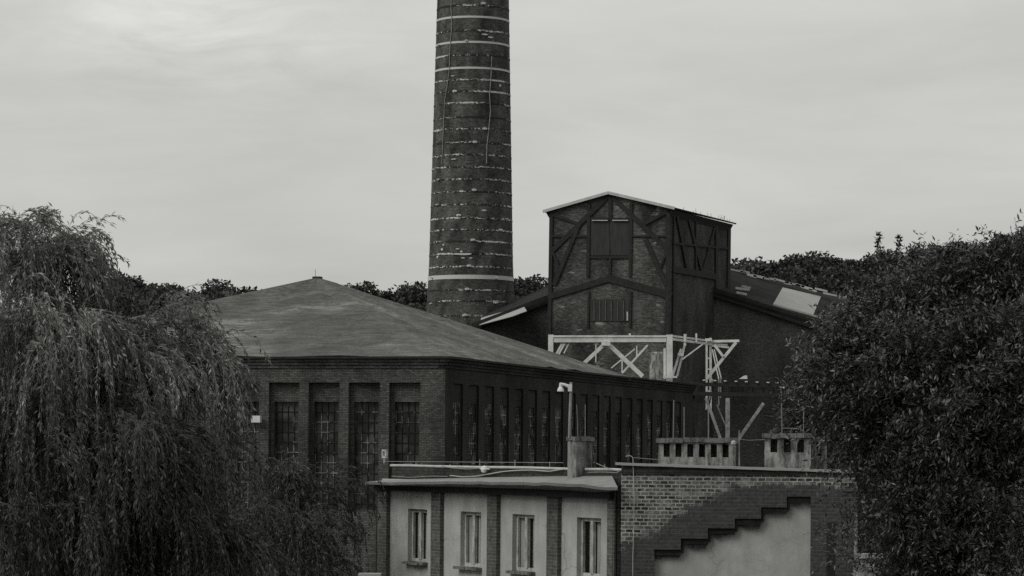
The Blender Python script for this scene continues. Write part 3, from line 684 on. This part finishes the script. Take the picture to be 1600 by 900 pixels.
MB().tube([Pp(x, y) for x, y in ((918, 738), (940, 737.5), (966, 738.5))], .008, 5).build('cable', M['grey_metal'], low)
MB().tube([Pp(x, y) for x, y in ((600, 721), (700, 721.8), (800, 722.5), (880, 723))], .006, 4).build('cable', M['grey_metal'], low)
MB().tube([Pp(x, y) for x, y in ((932, 724), (948, 731), (968, 737))], .008, 4).build('cable', M['grey_metal'], low)
cam_b = thing('dome_lamp', Pp(757, 733), 'small white globe lamp hanging on cables under the roof rail pipe', 'lamp')
MB().lathe([(.001, -.09), (.06, -.07), (.085, -.01), (.07, .05), (.001, .08)], Pp(757, 733), 14).build('globe', M['paint_white'], cam_b, True)
MB().tube([Pp(750, 732), Pp(765, 733)], .02, 6).build('bracket', M['pale_metal'], cam_b)
bx = thing('wall_bracket', Pp(601, 712), 'hollow white square bracket at the left end of the roof rail pipe', 'bracket')
mb = MB(); p = Pp(601, 709)
for q in (-.09, .09): mb.box(p + d * q, d, n, Z, .05, .05, .15)
mb.box(p + Z * .08, d, n, Z, .23, .05, .04); mb.box(p - Z * .08, d, n, Z, .23, .05, .04); mb.build('frame', M['pale_metal'], bx)
MB().tube([p - Z * .09, p - Z * .22 + d * .02], .02, 6).build('stem', M['pale_metal'], bx)

def chimney_block(parent, c, du, dn, sx, sy, z0, z1, holes=0, cap=.09, over=.05, mat_=None):
    """masonry flue block with a cap slab; holes are vents under the cap in the face dn"""
    O_ = c - du * sx / 2 + dn * sy / 2; O_.z = 0
    mb = MB(); hz0, hz1 = z1 - .30, z1 - .03
    if holes:
        step = sx / (holes + .5); hl_ = [(step * (i + .45), step * (i + .45) + step * .52) for i in range(holes)]
        ts = sorted({0, sx} | {x for h in hl_ for x in h})
        mb.facade(O_, du, dn, ts, [z0, hz0, hz1, z1], lambda t, z: hz0 < z < hz1 and any(a < t < b for a, b in hl_), sy * .6)
        i_ = O_ - dn * sy * .6; mb.face([i_ + Z * z0, i_ + du * sx + Z * z0, i_ + du * sx + Z * z1, i_ + Z * z1])
    else: mb.face([O_ + Z * z0, O_ + du * sx + Z * z0, O_ + du * sx + Z * z1, O_ + Z * z1])
    b_ = O_ - dn * sy
    mb.face([O_ + Z * z0, O_ + Z * z1, b_ + Z * z1, b_ + Z * z0]); mb.face([O_ + du * sx + Z * z0, b_ + du * sx + Z * z0, b_ + du * sx + Z * z1, O_ + du * sx + Z * z1])
    mb.face([b_ + Z * z0, b_ + Z * z1, b_ + du * sx + Z * z1, b_ + du * sx + Z * z0])
    o = mb.build('chimney', mat_ or M['plaster_old'], parent)
    cp = MB(); k = 6
    for q in range(k):
        w_ = (sx + 2 * over) / k
        cp.box(O_ - dn * sy / 2 + du * (-over + w_ * (q + .5)) + Z * (z1 + cap / 2 + random.uniform(-.012, .012)), du, dn, Z, w_, sy + 2 * over + random.uniform(-.03, .03), cap + .01)
    cp.build('cap', M['concrete'], o)
    return o
tq = 2.16
cpos = Pw(tq, 0, -.3)
chimney_block(low, cpos, -d, (-d).cross(Z) if False else n, .37, .38, 7.3, at(900, 688, 60).z, 0, .07, .03, M['stub_plaster'])
# lamp on a post rising from the small chimney
lp = thing('post_lamp', V((Pw(tq, 0, -.3).x, Pw(tq, 0, -.3).y, at(890, 684, 60).z)), 'white bell-shaped lamp on an arm and thin post above the small chimney', 'lamp')
zy = lambda x, y: at(x, y, 60.0)
MB().tube([zy(889.5, 685), zy(891, 640), zy(892.5, 597)], .03, 8).build('pole', M['grey_metal'], lp)
MB().box(zy(890.5, 606), V((1, 0, 0)), V((0, 1, 0)), Z, .08, .1, .15).build('clamp', M['paint_white'], lp)
MB().tube([zy(891, 605), zy(883, 601.5), zy(875.5, 600)], .032, 8).build('arm', M['paint_white'], lp)
p = zy(876, 612)
MB().lathe([(.005, 0.005), (.06, .0), (.073, .01), (.06, .06), (.035, .1), (.028, .18), (.001, .19)], p, 16).build('lamp_shade', M['paint_white'], lp, True)

# ------------------------------------------------------------------ brick building with the stepped plaster panel
bb_ = math.radians(6); d2 = V((math.cos(bb_), -math.sin(bb_), 0)); n2 = V((-math.sin(bb_), -math.cos(bb_), 0))
O2 = at(971, 722, 57.5); O2.z = 0; L2 = 4.66
stair = thing('stepped_annex', (O2.x, O2.y, 0), 'low eroded brick building with a stepped pale plaster panel in its wall', 'building')
hw = lambda px, py: hit(px, py, O2, n2)
tz = lambda px, py: ((hw(px, py) - O2).dot(d2), hw(px, py).z)
def stair_t(px, py): return tz(px, py)
e_ = [1022.7, 1064, 1106, 1148, 1189, 1229, 1266.5]; ytop = [858.7, 841.5, 825.5, 810.5, 793, 776]
tsx = [tz(x, 820)[0] for x in e_]; ztops = [tz((e_[i] + e_[i + 1]) / 2, ytop[i])[1] for i in range(6)]
uvd = V((0, 0, 1)).cross(n2).normalized()
uO = O2.dot(uvd) * (1 if uvd.dot(d2) > 0 else -1)
zc1 = tz(1150, 770)
_u = lambda t_: (O2 + d2 * t_).dot(uvd)
STAIR_K = (tz(1040, 818)[1] - 0.55 * _u(tz(1040, 818)[0])) + .45
STAIR_Z = tz(1200, 762)[1] + .30
M['step_band_black'] = brick('black step band', 0.02, 0.032, 0.018, soot=0.4)
M['stair_brick'] = brick('eroded light brick', 0.03, 0.16, 0.33, patch=0.24, patch_at=(0.49, 0.60), soot=0.4, ms=0.014, bw_=0.155, patch_scale=2.6, extra=stair_extra)
ztop = tz(971, 727)[1]; ztop_r = tz(1336, 739)[1]; wt = min(ztop, ztop_r) - .06
zsx = sorted({0, wt} | set(ztops))
def in_stair(t_, z):
    for i in range(6):
        if tsx[i] < t_ < tsx[i + 1]: return z < ztops[i]
    return False
MB().facade(O2, d2, n2, sorted({0, L2} | set(tsx)), zsx, in_stair, .16).build('wall', M['stair_brick'], stair)
# set-back black band under each step and down the risers, plaster behind
mb = MB()
for i in range(6):
    mb.box(O2 + d2 * ((tsx[i] + tsx[i + 1]) / 2 - .01) + Z * (ztops[i] - .06) - n2 * .1, d2, n2, Z, tsx[i + 1] - tsx[i] + (.02 if i else .0), .12, .12)
for i in range(1, 6):
    mb.box(O2 + d2 * (tsx[i] + .02) + Z * ((ztops[i] + ztops[i - 1]) / 2 - .06) - n2 * .103, d2, n2, Z, .07, .12, ztops[i] - ztops[i - 1] - .002)
mb.build('step_band', M['step_band_black'], stair)
for i in range(6):
    mb = MB(); zz = ztops[i] - .13
    tt_ = tsx[i] + .01
    while tt_ < tsx[i + 1] - .12:
        if random.random() < .45: mb.box(O2 + d2 * (tt_ + .06) + Z * (zz - random.uniform(-.02, .03)) - n2 * .1, d2, n2, Z, .115, random.uniform(.06, .1), .07)
        tt_ += .125
    if mb.v: mb.build('broken_brick', M['dark_brick'], stair)
pan = MB().face([O2 + d2 * (tsx[0] - .05) - n2 * .15, O2 + d2 * (tsx[-1] + .05) - n2 * .15, O2 + d2 * (tsx[-1] + .05) - n2 * .15 + Z * ztops[-1], O2 + d2 * (tsx[0] - .05) - n2 * .15 + Z * ztops[-1]])
pan.build('plaster_panel', M['plaster'], stair)
mb = MB()
bk = -n2 * 8
for a, b in ((O2 + d2 * L2, O2 + d2 * L2 + bk), (O2 + d2 * L2 + bk, O2 + bk), (O2 + bk, O2)): mb.face([a, b, b + Z * wt, a + Z * wt])
mb.build('rear_wall', M['dark_brick'], stair)
# top course, darkened as the coping's shadow, and coping follow the falling roof edge
cA, cB = O2 + Z * ztop, O2 + d2 * (L2 + .03) + Z * ztop_r
MB().prism([V((cA.x, cA.y, wt)) + n2 * .03, V((cB.x, cB.y, wt)) + n2 * .03, cB + n2 * .03, cA + n2 * .03], n2, .3).build('shaded_top_course', M['dark_brick'], stair)
mb = MB(); K8 = 9
for i in range(K8):
    a, b = cA.lerp(cB, i / K8), cA.lerp(cB, (i + 1) / K8)
    mb.bar(a + Z * .025 - d2 * .004, b + Z * (.025 + random.uniform(-.006, .006)), .05, .4, n2, -.12)
mb.bar(cA - d2 * .12 + Z * .03, cA + Z * .03, .05, .3, n2, -.12)
mb.build('coping', M['sheet'], stair)
mb = MB().prism([cA - n2 * .2 - Z * .02, cB - n2 * .2 - Z * .02, cB + bk - Z * .02, cA + bk - Z * .02], Z, .1); mb.build('roof', M['felt_dark'], stair)
# jamb right of the panel and a slot in it
MB().box(O2 + d2 * tz(1298, 850)[0] + Z * 3.5 + n2 * .004, d2, n2, Z, .16, .02, 6.2).build('slot', M['timber_dark'], stair)
MB().tube([hw(1338, 800) + n2 * .03, hw(1336, 903) + n2 * .03, V((hw(1336, 903).x, hw(1336, 903).y, 0)) + n2 * .03], .035, 8).build('downpipe', M['grey_metal'], stair)
MB().tube([hw(x, y) + n2 * .05 for x, y in ((978, 713), (985, 712), (989, 715), (990, 740), (991, 780), (990.5, 830), (989, 870), (989, 905))], .007, 5).build('lightning_conductor', M['pale_metal'], stair)
# flue blocks on the roof
def roofblock(x0, x1, ytopp, ybot, D, sy, holes):
    a, b = at(x0, ytopp, D), at(x1, ytopp, D); sx = b.x - a.x
    c_ = (a + b) / 2 - n2 * sy / 2; c_.z = 0
    return chimney_block(stair, c_, d2, n2, sx / math.cos(bb_), sy, at(x0, ybot, D).z - .3, a.z, holes)
roofblock(1029, 1148, 691, 724, 59.5, .8, 6)
roofblock(1195, 1267, 684, 727, 59.8, .7, 3)
roofblock(1269, 1292, 690, 727, 60.6, .6, 1)
MB().tube([at(x, y, 59.4) for x, y in ((1150, 686), (1170, 688), (1195, 687))], .006, 4).build('cable', M['grey_metal'], stair)
MB().tube([at(x, y, 59.4) for x, y in ((990, 715), (1010, 717), (1028, 718))], .006, 4).build('cable', M['grey_metal'], stair)
MB().lathe([(.001, -.05), (.05, -.03), (.05, .03), (.001, .05)], at(1146, 692, 59.2), 10).build('insulator', M['pale_metal'], stair, True)

# thin rods on the roofs
def rod(pts, D, label):
    o = thing('lightning_rod', at(*pts[0], D), label, 'rod', 'thin metal rods on the low roofs')
    MB().tube([at(x, y, D) for x, y in pts], .009, 5).build('rod', M['grey_metal'], o)
rod(((903, 686), (902.5, 660), (901, 632)), 60.1, 'short thin rod on the small chimney just right of the lamp post')
rod(((914.5, 686), (914.5, 632)), 60.2, 'faint thin rod on the right edge of the small chimney')
rod(((1052, 686), (1053, 625)), 59.2, 'tall thin rod above the left end of the long vented chimney')
rod(((1069, 686), (1069, 636)), 59.2, 'shorter thin rod second from left on the long vented chimney')
rod(((1107, 688), (1107, 632)), 59.2, 'thin rod rising from the middle of the long vented chimney')
rod(((1222, 679), (1221.5, 640), (1220.5, 606)), 59.7, 'tallest thin rod, with a small cross tip, above the streaked chimney')
rod(((1256, 684), (1256, 676), (1252, 671), (1240, 669.5), (1223, 669)), 59.7, 'bent thin rod running level from the right end of the streaked chimney')
rod(((1255.5, 674), (1256, 632)), 59.65, 'upright thin rod over the right end of the streaked chimney')
tag(MB().bar(at(1218, 605.5, 59.7), at(1226, 605.5, 59.7), .03, .05).build('rod_tip', M['paint_white']), 'small white crossbar on the tallest rod above the streaked chimney', 'crossbar')

# wing wall glimpsed behind the tree, low garden wall, slab at the foot of the plastered building
wing = thing('rear_wing', (at(1410, 740, 63).x, 63, 0), 'dark flat-roofed wing glimpsed behind the leafy tree, right of the stepped brick wall', 'building')
q0, q1 = at(1338, 735, 63), at(1500, 737, 63)
MB().prism([V((q0.x, 63, 0)), V((q1.x, 63, 0)), q1, q0], V((0, -1, 0)), 6).build('wall', M['dark_brick'], wing)
MB().bar(q0 + Z * .05, q1 + Z * .05, .06, .5).build('coping', M['sheet'], wing)
gw = thing('garden_wall', (at(1380, 880, 56).x, 56, 0), 'low rendered wall with a pale coping beside the stepped brick wall', 'wall')
q0, q1 = at(1339, 872, 56), at(1445, 872, 56)
MB().prism([V((q0.x, 56, 0)), V((q1.x, 56, 0)), q1, q0], V((0, -1, 0)), .25).build('wall', M['plaster_old'], gw)
MB().bar(q0 + Z * .04, q1 + Z * .04, .09, .34, V((0, -1, 0)), -.12).build('coping', M['sheet'], gw)
slb = thing('porch_slab', (at(578, 897, 64).x, 64, 0), 'pale slab top at the foot of the dark shrub beside the plastered building', 'slab')
p = at(577, 897.5, 64)
MB().box(V((p.x, 64.3, p.z - .05)), V((1, 0, 0)), V((0, 1, 0)), Z, .5, .6, .12).build('slab', M['sheet'], slb)
MB().box(V((p.x, 64.3, (p.z - .12) / 2)), V((1, 0, 0)), V((0, 1, 0)), Z, .4, .5, p.z - .12).build('post', M['dark_brick'], slb)

# ------------------------------------------------------------------ foliage
def nrm(a): return a / np.maximum(np.linalg.norm(a, axis=1, keepdims=True), 1e-9)
def leaf_mesh(name, P, Dv, Nv, Ln, Wd):
    """one leaf-shaped face per leaf: base, widest left, tip, widest right"""
    k = len(P); Dv = nrm(Dv); Sv = nrm(np.cross(Dv, Nv)); Nn = np.cross(Sv, Dv)
    Ln = np.asarray(Ln).reshape(-1, 1); Wd = np.asarray(Wd).reshape(-1, 1)
    m_ = P + Dv * Ln * .42
    vs = np.stack([P, m_ + Sv * Wd / 2 + Nn * Wd * .12, P + Dv * Ln - Nn * Ln * .06, m_ - Sv * Wd / 2 + Nn * Wd * .12], 1).reshape(-1, 3).astype(np.float32)
    me = bpy.data.meshes.new(name); me.vertices.add(4 * k); me.vertices.foreach_set('co', vs.ravel())
    me.loops.add(4 * k); me.loops.foreach_set('vertex_index', np.arange(4 * k, dtype=np.int32))
    me.polygons.add(k); me.polygons.foreach_set('loop_start', np.arange(0, 4 * k, 4, dtype=np.int32))
    me.update(calc_edges=True); return me
def add_mesh(name, me, m, parent):
    me.materials.clear(); me.materials.append(m); o = bpy.data.objects.new(name, me); COL.objects.link(o); o.parent = parent; return o

def weeping(root, lobes, m, leaf=(.10, .024), step=.055, per=2):
    base = np.array(root.location); P, Dv, Nv, Ln, Wd = [], [], [], [], []
    for (px, py, Dd, R, ns, lmin, lmax, up) in lobes:
        c_ = np.array(at(px, py, Dd))
        nsub = max(3, ns // 11)
        for _ in range(nsub):
            a = rng.uniform(0, 2 * math.pi); rr = R * math.sqrt(rng.uniform()) * .8
            p0 = c_ + np.array([math.cos(a) * rr, math.sin(a) * rr, -rr * rr / R * .6 + rng.normal(0, .16) * R])
            d0 = np.array([math.cos(a) * .8, math.sin(a) * .8, up * rng.uniform(.2, 1.2)]) + rng.normal(0, .25, 3)
            L0 = rng.uniform(lmin, lmax); dr0 = rng.uniform(.07, .2); spread = rng.uniform(.06, .16)
            for _ in range(int(rng.integers(7, 15))):
                p = p0 + rng.normal(0, spread, 3); dirv = d0 + rng.normal(0, .16, 3)
                dirv /= np.linalg.norm(dirv); Lg = L0 * rng.uniform(.55, 1.15); nst = int(Lg / step)
                droop = dr0 * rng.uniform(.8, 1.25)
                for s_ in range(nst):
                    p = p + dirv * step
                    dirv = dirv + np.array([0, 0, -droop]) + rng.normal(0, .03, 3); dirv /= np.linalg.norm(dirv)
                    if rng.uniform() < .92:
                        for q in range(per):
                            P.append(p + rng.normal(0, .018, 3)); Dv.append(dirv * .8 + rng.normal(0, .4, 3) + np.array([0, 0, -.2])); Nv.append(rng.normal(0, .7, 3) + np.array([0, 0, .5]))
                            s0 = rng.uniform(.7, 1.4); Ln.append(leaf[0] * s0); Wd.append(leaf[1] * s0)
                    P.append(p - dirv * step); Dv.append(dirv.copy()); Nv.append(np.array([.2, -1, .1])); Ln.append(step * 2.2); Wd.append(.008)
    me = leaf_mesh('crown', np.array(P) - base, np.array(Dv), np.array(Nv), Ln, Wd)
    return add_mesh('crown', me, m, root)
def limbs(root, base, tips, r0, m, fork=.35, zf=None):
    b = V(base); mb = MB(); fk = b + Z * ((max(t_.z for t_ in tips) - b.z) * fork)
    mb.tube([b, b.lerp(fk, .5) + V((.08, 0, 0)), fk], [r0, r0 * .85, r0 * .72], 10)
    for t_ in tips:
        k = fk.lerp(t_, .5) + V((random.uniform(-.3, .3), random.uniform(-.3, .3), .35 * random.random()))
        mb.tube([fk, fk.lerp(k, .5) + Z * .1, k, k.lerp(t_, .5), t_], [r0 * .5, r0 * .38, r0 * .26, r0 * .15, .015], 7)
    return mb.build('trunk', m, root, True)

wl = thing('weeping_willow', (at(95, 700, 50).x, 50.4, 0), 'large pale weeping willow with airy arching top, tallest at the left edge', 'tree')
lobes = [ # px, py, distance, radius, strands, shortest, longest, upward start
    (60, 395, 50.2, .95, 250, 1.2, 3.2, .8), (112, 405, 50.0, .42, 90, .8, 2.2, .8), (5, 395, 50.6, .9, 150, 1.0, 2.6, .9),
    (20, 365, 50.3, .5, 55, .6, 1.4, .9), (70, 362, 50.1, .55, 75, .6, 1.4, .9), (105, 375, 50.3, .35, 60, .6, 1.6, .8), (118, 410, 50.1, .28, 40, .8, 1.8, .7), (190, 525, 50.2, .5, 80, 1.0, 2.4, .7),
    (40, 490, 49.0, 1.0, 240, 1.6, 3.6, .5), (115, 510, 49.0, .9, 220, 1.6, 3.6, .5), (185, 560, 49.6, .75, 190, 1.6, 3.4, .5),
    (235, 545, 50.6, .7, 190, 1.4, 3.6, .6), (272, 550, 50.8, .5, 150, 1.4, 3.2, .6), (235, 505, 51.2, .4, 55, .6, 1.3, .8), (275, 500, 51.4, .35, 45, .6, 1.3, .9), (300, 535, 50.9, .26, 55, 1.0, 2.6, .6), (-70, 500, 50, 1.6, 160, 1.6, 3.6, .6)]
weeping(wl, lobes, M['willow_leaf'])
limbs(wl, wl.location, [at(80, 390, 50.2), at(150, 400, 50), at(20, 410, 50.6), at(270, 520, 50.6), at(335, 530, 50.8), at(215, 545, 49.6), at(40, 490, 49.2), at(130, 510, 49), at(-70, 500, 50)], .38, M['bark'])

dk = thing('shaded_willow_part', (at(150, 760, 48).x, 48.3, 0), 'lower willow strands filling the lower left corner, their shade painted in as darker leaves', 'tree')  # willow's lower part split off, its shade put into the leaf colour
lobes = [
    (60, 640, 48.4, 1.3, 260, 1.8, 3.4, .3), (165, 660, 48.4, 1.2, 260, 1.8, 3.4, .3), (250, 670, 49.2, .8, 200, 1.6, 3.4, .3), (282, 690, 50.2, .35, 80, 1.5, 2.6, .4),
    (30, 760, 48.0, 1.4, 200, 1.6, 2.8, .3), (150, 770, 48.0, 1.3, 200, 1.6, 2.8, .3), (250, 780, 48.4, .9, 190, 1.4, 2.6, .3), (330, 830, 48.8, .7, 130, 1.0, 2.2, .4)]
weeping(dk, lobes, M['shaded_willow_leaf'])
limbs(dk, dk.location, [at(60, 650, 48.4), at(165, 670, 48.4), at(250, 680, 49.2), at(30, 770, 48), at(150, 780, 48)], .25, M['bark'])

sb = thing('weeping_shrub', (at(470, 800, 66).x, 66, 0), 'dark weeping shrub with arching twigs in front of the brick hall', 'shrub')
weeping(sb, [(445, 745, 66, .5, 130, .6, 2.0, .9), (480, 775, 66.3, .55, 130, .8, 2.2, .6), (405, 800, 65.8, .8, 170, 1.0, 2.4, .5), (455, 840, 65.2, .9, 190, 1.0, 2.2, .4), (505, 825, 65.6, .4, 90, .7, 1.8, .7), (400, 880, 65, 1.0, 130, .8, 2, .4), (500, 885, 65, .5, 100, .6, 1.4, .5),
             (375, 775, 66.6, .5, 80, .6, 1.4, .9), (528, 862, 66.4, .22, 40, .5, 1.0, .7)], M['shrub_leaf'], (.10, .024), .07)
limbs(sb, sb.location, [at(455, 735, 66), at(505, 765, 66), at(420, 790, 66), at(545, 825, 66)], .12, M['bark'])

def leafy(root, lobes, m, leaf=(.088, .026), sig=.17, tips=None, r0=.3):
    base = np.array(root.location); P, Dv, Nv = [], [], []
    more = []
    for (px, py, Dd, rx, rz_, ncl, nl_) in lobes:
        more.append((px, py, Dd, rx, rz_, int(ncl * 1.6), nl_))
        for _ in range(4):
            th = rng.uniform(0, 2 * math.pi); k = rng.uniform(.75, 1.1)
            more.append((px + math.cos(th) * rx * k * F / Dd, py - math.sin(th) * rz_ * k * F / Dd, Dd + rng.uniform(-.7, .5), rx * .36, rz_ * .3, int(ncl * .17), nl_))
    for (px, py, Dd, rx, rz_, ncl, nl_) in lobes:
        for _ in range(max(2, ncl // 26)):
            th = rng.uniform(-.5, math.pi + .5); k = rng.uniform(1.0, 1.4)
            for f_ in np.linspace(.65, 1, 5):
                more.append((px + math.cos(th) * rx * k * f_ * F / Dd, py - math.sin(th) * rz_ * k * f_ * F / Dd, Dd - .25, .14, .12, 4, nl_ * .8))
    for (px, py, Dd, rx, rz_, ncl, nl_) in more:
        c_ = np.array(at(px, py, Dd))
        for _ in range(ncl):
            od = nrm(rng.normal(0, 1, (1, 3)))[0]
            q = c_ + od * np.array([rx, rx * .8, rz_]) * rng.uniform(.3, 1.0) ** .5
            tw = od * .7 + rng.normal(0, .45, 3) + np.array([0, 0, .35]); tw /= np.linalg.norm(tw)
            k = int(nl_ * rng.uniform(.4, 1.1)); tl = rng.uniform(.3, .75); sd_ = np.cross(tw, rng.normal(0, 1, 3)); sd_ /= np.linalg.norm(sd_)
            f_ = np.linspace(0, 1, k)[:, None]; sgn = np.where(np.arange(k) % 2 == 0, 1, -1)[:, None]
            bend = np.array([0, 0, -.28]) * f_ ** 2
            P.append(q + (tw * f_ + bend) * tl + rng.normal(0, .03, (k, 3)))
            Dv.append(tw * .7 + sd_ * sgn * .9 + rng.normal(0, .3, (k, 3)) + np.array([0, 0, -.05])); Nv.append(rng.normal(0, .55, (k, 3)) + np.array([0, 0, 1.0]))
    P = np.concatenate(P); s0 = rng.uniform(.6, 1.35, len(P))
    add_mesh('crown', leaf_mesh('crown', P - base, np.concatenate(Dv), np.concatenate(Nv), leaf[0] * s0, leaf[1] * s0), m, root)
rt = thing('leafy_tree', (at(1500, 700, 43).x, 43.2, 0), 'large dark leafy tree covering the right side in front of the brick building', 'tree')
RL = [(1500, 525, 43, 1.0, .9, 300, 34), (1425, 560, 42.6, .9, .8, 260, 34), (1600, 500, 43, 1.1, .95, 300, 34), (1360, 590, 42.4, .7, .65, 220, 34), (1335, 620, 42.6, .5, .5, 90, 30), (1285, 600, 43, .35, .4, 22, 22),
      (1480, 620, 41.6, 1.3, 1.0, 360, 34), (1600, 620, 41.6, 1.2, 1.1, 300, 34), (1425, 690, 42.0, .7, .7, 220, 32), (1490, 780, 41.6, 1.0, 1.0, 300, 32), (1580, 800, 41.4, 1.3, 1.2, 320, 32),
      (1440, 800, 43, .5, .6, 90, 28), (1450, 880, 42, .6, .7, 150, 30), (1540, 900, 41.4, 1.1, .8, 200, 30), (1372, 510, 43.4, .4, .3, 50, 26), (1440, 480, 43.3, .5, .35, 70, 28), (1545, 455, 43.4, .5, .35, 80, 28), (1325, 690, 43, .25, .3, 26, 22), (1345, 850, 43.4, .28, .4, 22, 18), (1330, 540, 43.2, .3, .25, 40, 24)]
leafy(rt, RL, M['broad_leaf'])
limbs(rt, rt.location, [at(x, y, Dd) for x, y, Dd, *_ in RL[:10]], .28, M['bark'], .3)

bt = thing('dark_shrub', (at(1280, 700, 72).x, 72, 0), 'dark dense leafy shrub behind the streaked chimney, under the shed wall', 'shrub')
leafy(bt, [(1300, 640, 72, .9, .9, 170, 26), (1262, 668, 72, .6, .6, 90, 24), (1340, 600, 72.5, .9, .8, 150, 26), (1300, 740, 72, 1.0, 1.0, 120, 24)], M['shrub_leaf'], (.12, .04))
limbs(bt, bt.location, [at(1300, 640, 72), at(1262, 668, 72), at(1340, 600, 72.5)], .12, M['bark'])

# a pale tree overhanging behind, at the photo's right edge top
def far_tree(seed, h=9.0, wide=1.0, dens=1.0, conifer=False):
    r = np.random.default_rng(seed); P, Nv = [], []
    if conifer:
        for z in np.linspace(.25, 1, 16):
            rr = (1 - z) * h * .16 * wide + .12
            for a in range(26):
                th = r.uniform(0, 2 * math.pi); k = r.uniform(.2, 1); P.append((math.cos(th) * rr * k, math.sin(th) * rr * k, z * h - k * .3 + r.normal(0, .08)))
    else:
        nb = int(r.integers(9, 14))
        for _ in range(nb):
            th = r.uniform(0, 2 * math.pi); k = r.uniform(0, .34) * h * wide
            c_ = np.array([math.cos(th) * k, math.sin(th) * k, h * r.uniform(.38, .88) - k * .3]); R = h * r.uniform(.11, .2)
            m_ = int(650 * dens); q = nrm(r.normal(0, 1, (m_, 3))) * R * (r.uniform(.2, 1.1, m_) ** .5)[:, None] * np.array([1, 1, .85])
            P += list(c_ + q)
    P = np.array(P); k = len(P); s0 = r.uniform(.5, 1.3, k)
    return leaf_mesh('crown', P, r.normal(0, 1, (k, 3)), r.normal(0, 1, (k, 3)), (.33 if not conifer else .4) * s0, .2 * s0 if not conifer else .16 * s0)
protos = [far_tree(s_, wide=w_, dens=dd) for s_, w_, dd in ((1, 1, 1), (2, 1.15, 1), (3, .9, .85), (4, 1.1, .95), (5, .75, .45), (6, 1.2, 1))]
con = far_tree(9, conifer=True)
for me in protos + [con]: me.materials.append(M['far_leaf'])
tm = MB(); tm.tube([(0, 0, -.5), (.05, 0, 2.2), (0, .05, 4.5), (.1, 0, 6.2)], [.22, .17, .12, .04], 7)
for q in range(5):
    a = q * 1.3; tm.tube([(0, 0, 3 + q * .5), (math.cos(a) * 1.2, math.sin(a) * 1.2, 4.4 + q * .6)], [.09, .02], 5)
t0 = tm.build('trunk', M['bark'], None, True); trunk_me = t0.data; bpy.data.objects.remove(t0)
def plant(px, ytop, Dd, label, group, me=None, h=None):
    x = at(px, 700, Dd).x; z0 = hill(x, Dd); top = at(px, ytop, Dd).z; s_ = max((top - z0) / 8.6, .3)
    o = thing('tree', (x, Dd, z0), label, 'tree', group); o.scale = (s_ * random.uniform(.9, 1.2), s_ * random.uniform(.9, 1.2), s_); o.rotation_euler.z = random.uniform(0, 6.28)
    for nm, d_ in (('crown', me or random.choice(protos[:4] + protos[5:])), ('trunk', trunk_me)):
        c_ = bpy.data.objects.new(nm, d_); COL.objects.link(c_); c_.parent = o
    return o
LA = 'dark tree in the far wood seen between the willow and the pyramid roof'
LB = 'dark tree in the far wood seen just left of the tall chimney'
LC = 'dark tree in the far wood seen between the tall chimney and the tower'
LD = 'dark tree on the far wooded hill above the stripped shed roof'
def row(pts, D0, D1, dx, lab, grp, lo=0):
    x = pts[0][0]
    while x <= pts[-1][0]:
        plant(x, np.interp(x, [p[0] for p in pts], [p[1] for p in pts]) + lo + random.uniform(-6, 8), random.uniform(D0, D1), lab, grp)
        x += dx * random.uniform(.75, 1.25)
row([(150, 425), (190, 428), (215, 440), (260, 452), (300, 447), (330, 442), (360, 449), (400, 445), (430, 455)], 290, 308, 14, LA, 'trees in the far wood left')
row([(150, 440), (300, 455), (440, 464)], 262, 278, 24, LA, 'trees in the far wood left')
row([(535, 440), (560, 447), (580, 452)], 296, 300, 24, 'small bushy treetop peeping over the pyramid roof left of the chimney', 'treetops over the pyramid roof')
row([(610, 456), (640, 450), (665, 446)], 290, 300, 12, LB, 'trees in the far wood by the chimney')
row([(615, 475), (700, 470)], 270, 280, 35, LB, 'trees in the far wood by the chimney')
plant(643, 441, 290, 'thin airy tree with see-through crown rising left of the tall chimney', 'trees in the far wood by the chimney', protos[4])
row([(780, 440), (810, 432), (835, 430), (860, 434)], 285, 300, 14, LC, 'trees in the far wood by the tower')
row([(780, 455), (880, 455)], 262, 270, 34, LC, 'trees in the far wood by the tower')
row([(1145, 414), (1175, 414), (1200, 406), (1240, 401), (1290, 397), (1330, 405), (1370, 393), (1400, 388), (1440, 383), (1500, 377), (1560, 368), (1620, 360)], 290, 308, 15, LD, 'trees on the far hill right')
row([(1140, 440), (1300, 428), (1450, 415), (1620, 395)], 264, 280, 30, LD, 'trees on the far hill right')
row([(1130, 465), (1400, 455), (1620, 430)], 254, 258, 40, LD, 'trees on the far hill right')
plant(1371, 370, 300, 'taller of two spindly conifer tips on the far hill', None, con)
plant(1402, 374, 300, 'shorter of two spindly conifer tips on the far hill', None, con)
